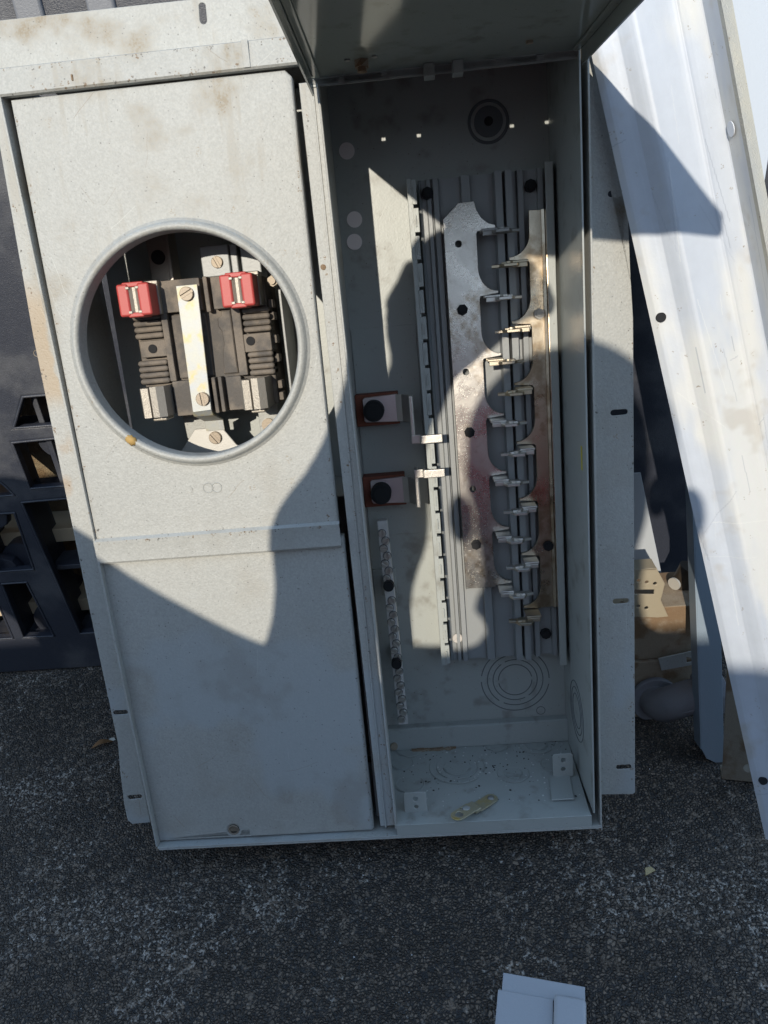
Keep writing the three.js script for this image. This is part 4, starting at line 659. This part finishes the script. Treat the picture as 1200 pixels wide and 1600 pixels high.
// ---------------------------------------------------------------- the photographer, just outside the frame, whose shadow falls on the cabinet
{
  const A = 0.215, Bs = 0.18;
  const P = (U, V, w) => toWorld(U - A * w, V + Bs * w, w);
  const o = thing('person', 'person crouching before the cabinet, out of frame, holding phone and raised door', 'person', [0, 0, 0]);
  function body(name, caps, cell, k, mat, parent) {
    const lo = new THREE.Vector3(1e9, 1e9, 1e9), hi = new THREE.Vector3(-1e9, -1e9, -1e9);
    for (const c of caps) for (const [q, r] of [[c[0], c[1]], [c[2], c[3]]]) { lo.min(q.clone().subScalar(r + 0.03)); hi.max(q.clone().addScalar(r + 0.03)); }
    const size = hi.clone().sub(lo), S = Math.max(size.x, size.y, size.z), N = Math.ceil(S / cell) + 2;
    const mc = new MarchingCubes(N, new THREE.MeshStandardMaterial(), false, false, 250000);
    mc.isolation = 0; const h = N / 2;
    for (let z = 0; z < N; z++) for (let y = 0; y < N; y++) for (let x = 0; x < N; x++) {
      const px = lo.x + x * cell, py = lo.y + y * cell, pz = lo.z + z * cell; let acc = 0, m = 9;
      for (const c of caps) {
        const a = c[0], b = c[2], bx_ = b.x - a.x, by = b.y - a.y, bz = b.z - a.z, l2 = bx_ * bx_ + by * by + bz * bz || 1e-9;
        const t = clamp(((px - a.x) * bx_ + (py - a.y) * by + (pz - a.z) * bz) / l2);
        const dx = px - a.x - bx_ * t, dy = py - a.y - by * t, dz = pz - a.z - bz * t, d = Math.sqrt(dx * dx + dy * dy + dz * dz) - mix(c[1], c[3], t);
        if (d < m) m = d; acc += Math.exp(-clamp(d, -0.3, 0.5) / k);
      }
      mc.field[x + y * N + z * N * N] = -(m > 0.3 ? m : -k * Math.log(acc));
    }
    mc.update();
    const n = mc.count, g = new THREE.BufferGeometry(), pos = new Float32Array(mc.positionArray.slice(0, n * 3));
    for (let i = 0; i < n; i++) for (let q = 0; q < 3; q++) pos[i * 3 + q] = lo.getComponent(q) + (pos[i * 3 + q] * h + h) * cell;
    g.setAttribute('position', new THREE.BufferAttribute(pos, 3)); g.setAttribute('normal', new THREE.BufferAttribute(new Float32Array(mc.normalArray.slice(0, n * 3)), 3));
    return part(name, g, mat, parent);
  }
  const skin = std({ color: lin(0.42, 0.25, 0.17), roughness: 0.6 }), shirt = std({ color: lin(0.33, 0.03, 0.04), roughness: 0.9 }), hair = std({ color: lin(0.04, 0.03, 0.02), roughness: 0.8 }), jeans = std({ color: lin(0.03, 0.04, 0.07), roughness: 0.9 });
  // head, neck, arms and hands, torso and legs in one body
  const C = [
    [P(0.3465, 0.306, 0.80), 0.078, P(0.3465, 0.262, 0.77), 0.073],                 // skull to jaw
    [P(0.343, 0.215, 0.80), 0.064, P(0.343, 0.120, 0.84), 0.066],                 // neck
    [P(0.342, 0.080, 0.84), 0.052, P(0.190, 0.080, 0.86), 0.052], [P(0.342, 0.080, 0.84), 0.050, P(0.505, 0.066, 0.86), 0.052], [P(0.292, 0.172, 0.78), 0.016, P(0.275, 0.173, 0.78), 0.010],  // shoulders
    [P(0.345, -0.005, 0.87), 0.112, P(0.330, -0.140, 0.95), 0.120],               // torso
    [P(0.170, 0.080, 0.86), 0.046, P(0.148, 0.128, 0.66), 0.041],                 // left upper arm
    [P(0.150, 0.136, 0.66), 0.042, P(0.175, 0.252, 0.58), 0.039], [P(0.175, 0.252, 0.58), 0.039, P(0.224, 0.372, 0.50), 0.020],                 // left forearm
    [P(0.224, 0.372, 0.50), 0.019, P(0.244, 0.415, 0.455), 0.031], [P(0.242, 0.410, 0.45), 0.030, P(0.305, 0.440, 0.43), 0.027], [P(0.240, 0.440, 0.44), 0.030, P(0.255, 0.470, 0.43), 0.020],   // left palm
    [P(0.505, 0.070, 0.86), 0.048, P(0.470, -0.010, 0.68), 0.042], [P(0.470, -0.010, 0.68), 0.040, P(0.352, 0.170, 0.575), 0.026], [P(0.352, 0.170, 0.575), 0.026, P(0.345, 0.205, 0.560), 0.030],
    [P(0.300, -0.100, 0.95), 0.105, P(0.110, 0.070, 0.75), 0.082], [P(0.110, 0.070, 0.75), 0.082, P(-0.090, 0.200, 0.62), 0.088], [P(-0.090, 0.200, 0.62), 0.088, P(-0.230, 0.238, 0.60), 0.088],
    [P(-0.200, 0.180, 0.62), 0.075, P(-0.180, -0.120, 0.66), 0.050],
    [P(0.380, -0.100, 0.95), 0.105, P(0.560, 0.010, 0.66), 0.085], [P(0.560, 0.010, 0.66), 0.080, P(0.590, -0.160, 0.64), 0.050],
    [P(-0.180, -0.120, 0.66), 0.045, P(-0.180, -0.140, 0.56), 0.035], [P(0.590, -0.160, 0.64), 0.045, P(0.600, -0.165, 0.54), 0.035],
  ];
  const bodyM = body('body', C, 0.011, 0.012, std({ color: lin(1, 1, 1), vertexColors: true, roughness: 0.9 }), o);
  { const p = bodyM.geometry.attributes.position, col = new Float32Array(p.count * 3); for (let i = 0; i < p.count; i++) { const x = p.getX(i), y = p.getY(i), z = p.getZ(i); const c = y > 0.575 || (x < 0.115 && y > 0.42 && z < 0.52) ? [0.42, 0.25, 0.17] : y > 0.24 ? [0.50, 0.05, 0.075] : [0.03, 0.04, 0.07]; col.set(c, i * 3); } bodyM.geometry.setAttribute('color', new THREE.BufferAttribute(col, 3)); }
  const headBits = [
    [P(0.345, 0.312, 0.83), 0.078, P(0.345, 0.290, 0.84), 0.080],
  ];
  body('hair', headBits, 0.008, 0.01, hair, bodyM);
  for (const [U, V, s] of [[0.252, 0.256, -1], [0.439, 0.252, 1]]) { const g = new THREE.SphereGeometry(0.018, 16, 12); g.scale(0.62, 1.25, 0.9); const q = P(U + 0.004 * -s, V, 0.79); g.translate(q.x, q.y, q.z); part('ear', g, skin, bodyM); }
  { const q = P(0.345, 0.268, 0.695), g = new THREE.ConeGeometry(0.014, 0.04, 10); g.rotateX(-0.5); g.translate(q.x, q.y, q.z); part('nose', g, skin, bodyM); }
  // fingers of the left hand round the door edge
  const F = [];
  [[0.300, 0.462], [0.318, 0.452], [0.328, 0.440], [0.332, 0.428]].forEach(([U, V]) => { F.push([P(0.262, V - 0.014, 0.436), 0.0105, P(U - 0.018, V, 0.425), 0.0100], [P(U - 0.018, V, 0.425), 0.0098, P(U, V - 0.004, 0.405), 0.0088]); });
  F.push([P(0.225, 0.405, 0.452), 0.0115, P(0.2145, 0.440, 0.445), 0.0105], [P(0.2145, 0.440, 0.445), 0.0105, P(0.226, 0.466, 0.440), 0.0092]);
  body('fingers', F, 0.004, 0.004, skin, bodyM);
  // fingers of the right hand round the phone
  const R = []; for (let i = 0; i < 4; i++) { const V = 0.245 - i * 0.019; R.push([P(0.362, V - 0.03, 0.565), 0.010, P(0.388, V, 0.556), 0.0095], [P(0.388, V, 0.556), 0.0092, P(0.384, V + 0.006, 0.541), 0.0085]); }
  R.push([P(0.335, 0.200, 0.562), 0.012, P(0.318, 0.235, 0.556), 0.0105]);
  body('fingers', R, 0.004, 0.004, skin, bodyM);
}
{
  const o = thing('phone', 'black mobile phone held up facing the cabinet, outside the frame', 'phone', [0.2448, 0.5605, 0.3977]);
  o.quaternion.copy(camera.quaternion);
  part('phone_body', [bx(-0.061, 0.011, -0.132, 0.013, 0.004, 0.0115, 0.003, 2)], blackM, o);
}
{
  const o = thing('block_wall', 'low grey concrete block wall behind the crouching person, outside the frame', 'wall', [0.1, 0, 1.62]);
  const g0 = bx(-0.197, 0.197, 0.0, 0.182, -0.07, 0.07, 0.004), m = std({ color: lin(0.32, 0.31, 0.29), roughness: 0.95 });
  const shared = clean(g0);
  for (let r = 0; r < 5; r++) for (let i = -4; i <= 5; i++) { const b = new THREE.Mesh(shared, m); b.name = 'block'; b.position.set(i * 0.4 + (r % 2) * 0.2, r * 0.185, 0); b.castShadow = b.receiveShadow = true; o.add(b); }
}
renderer.render(scene, camera);
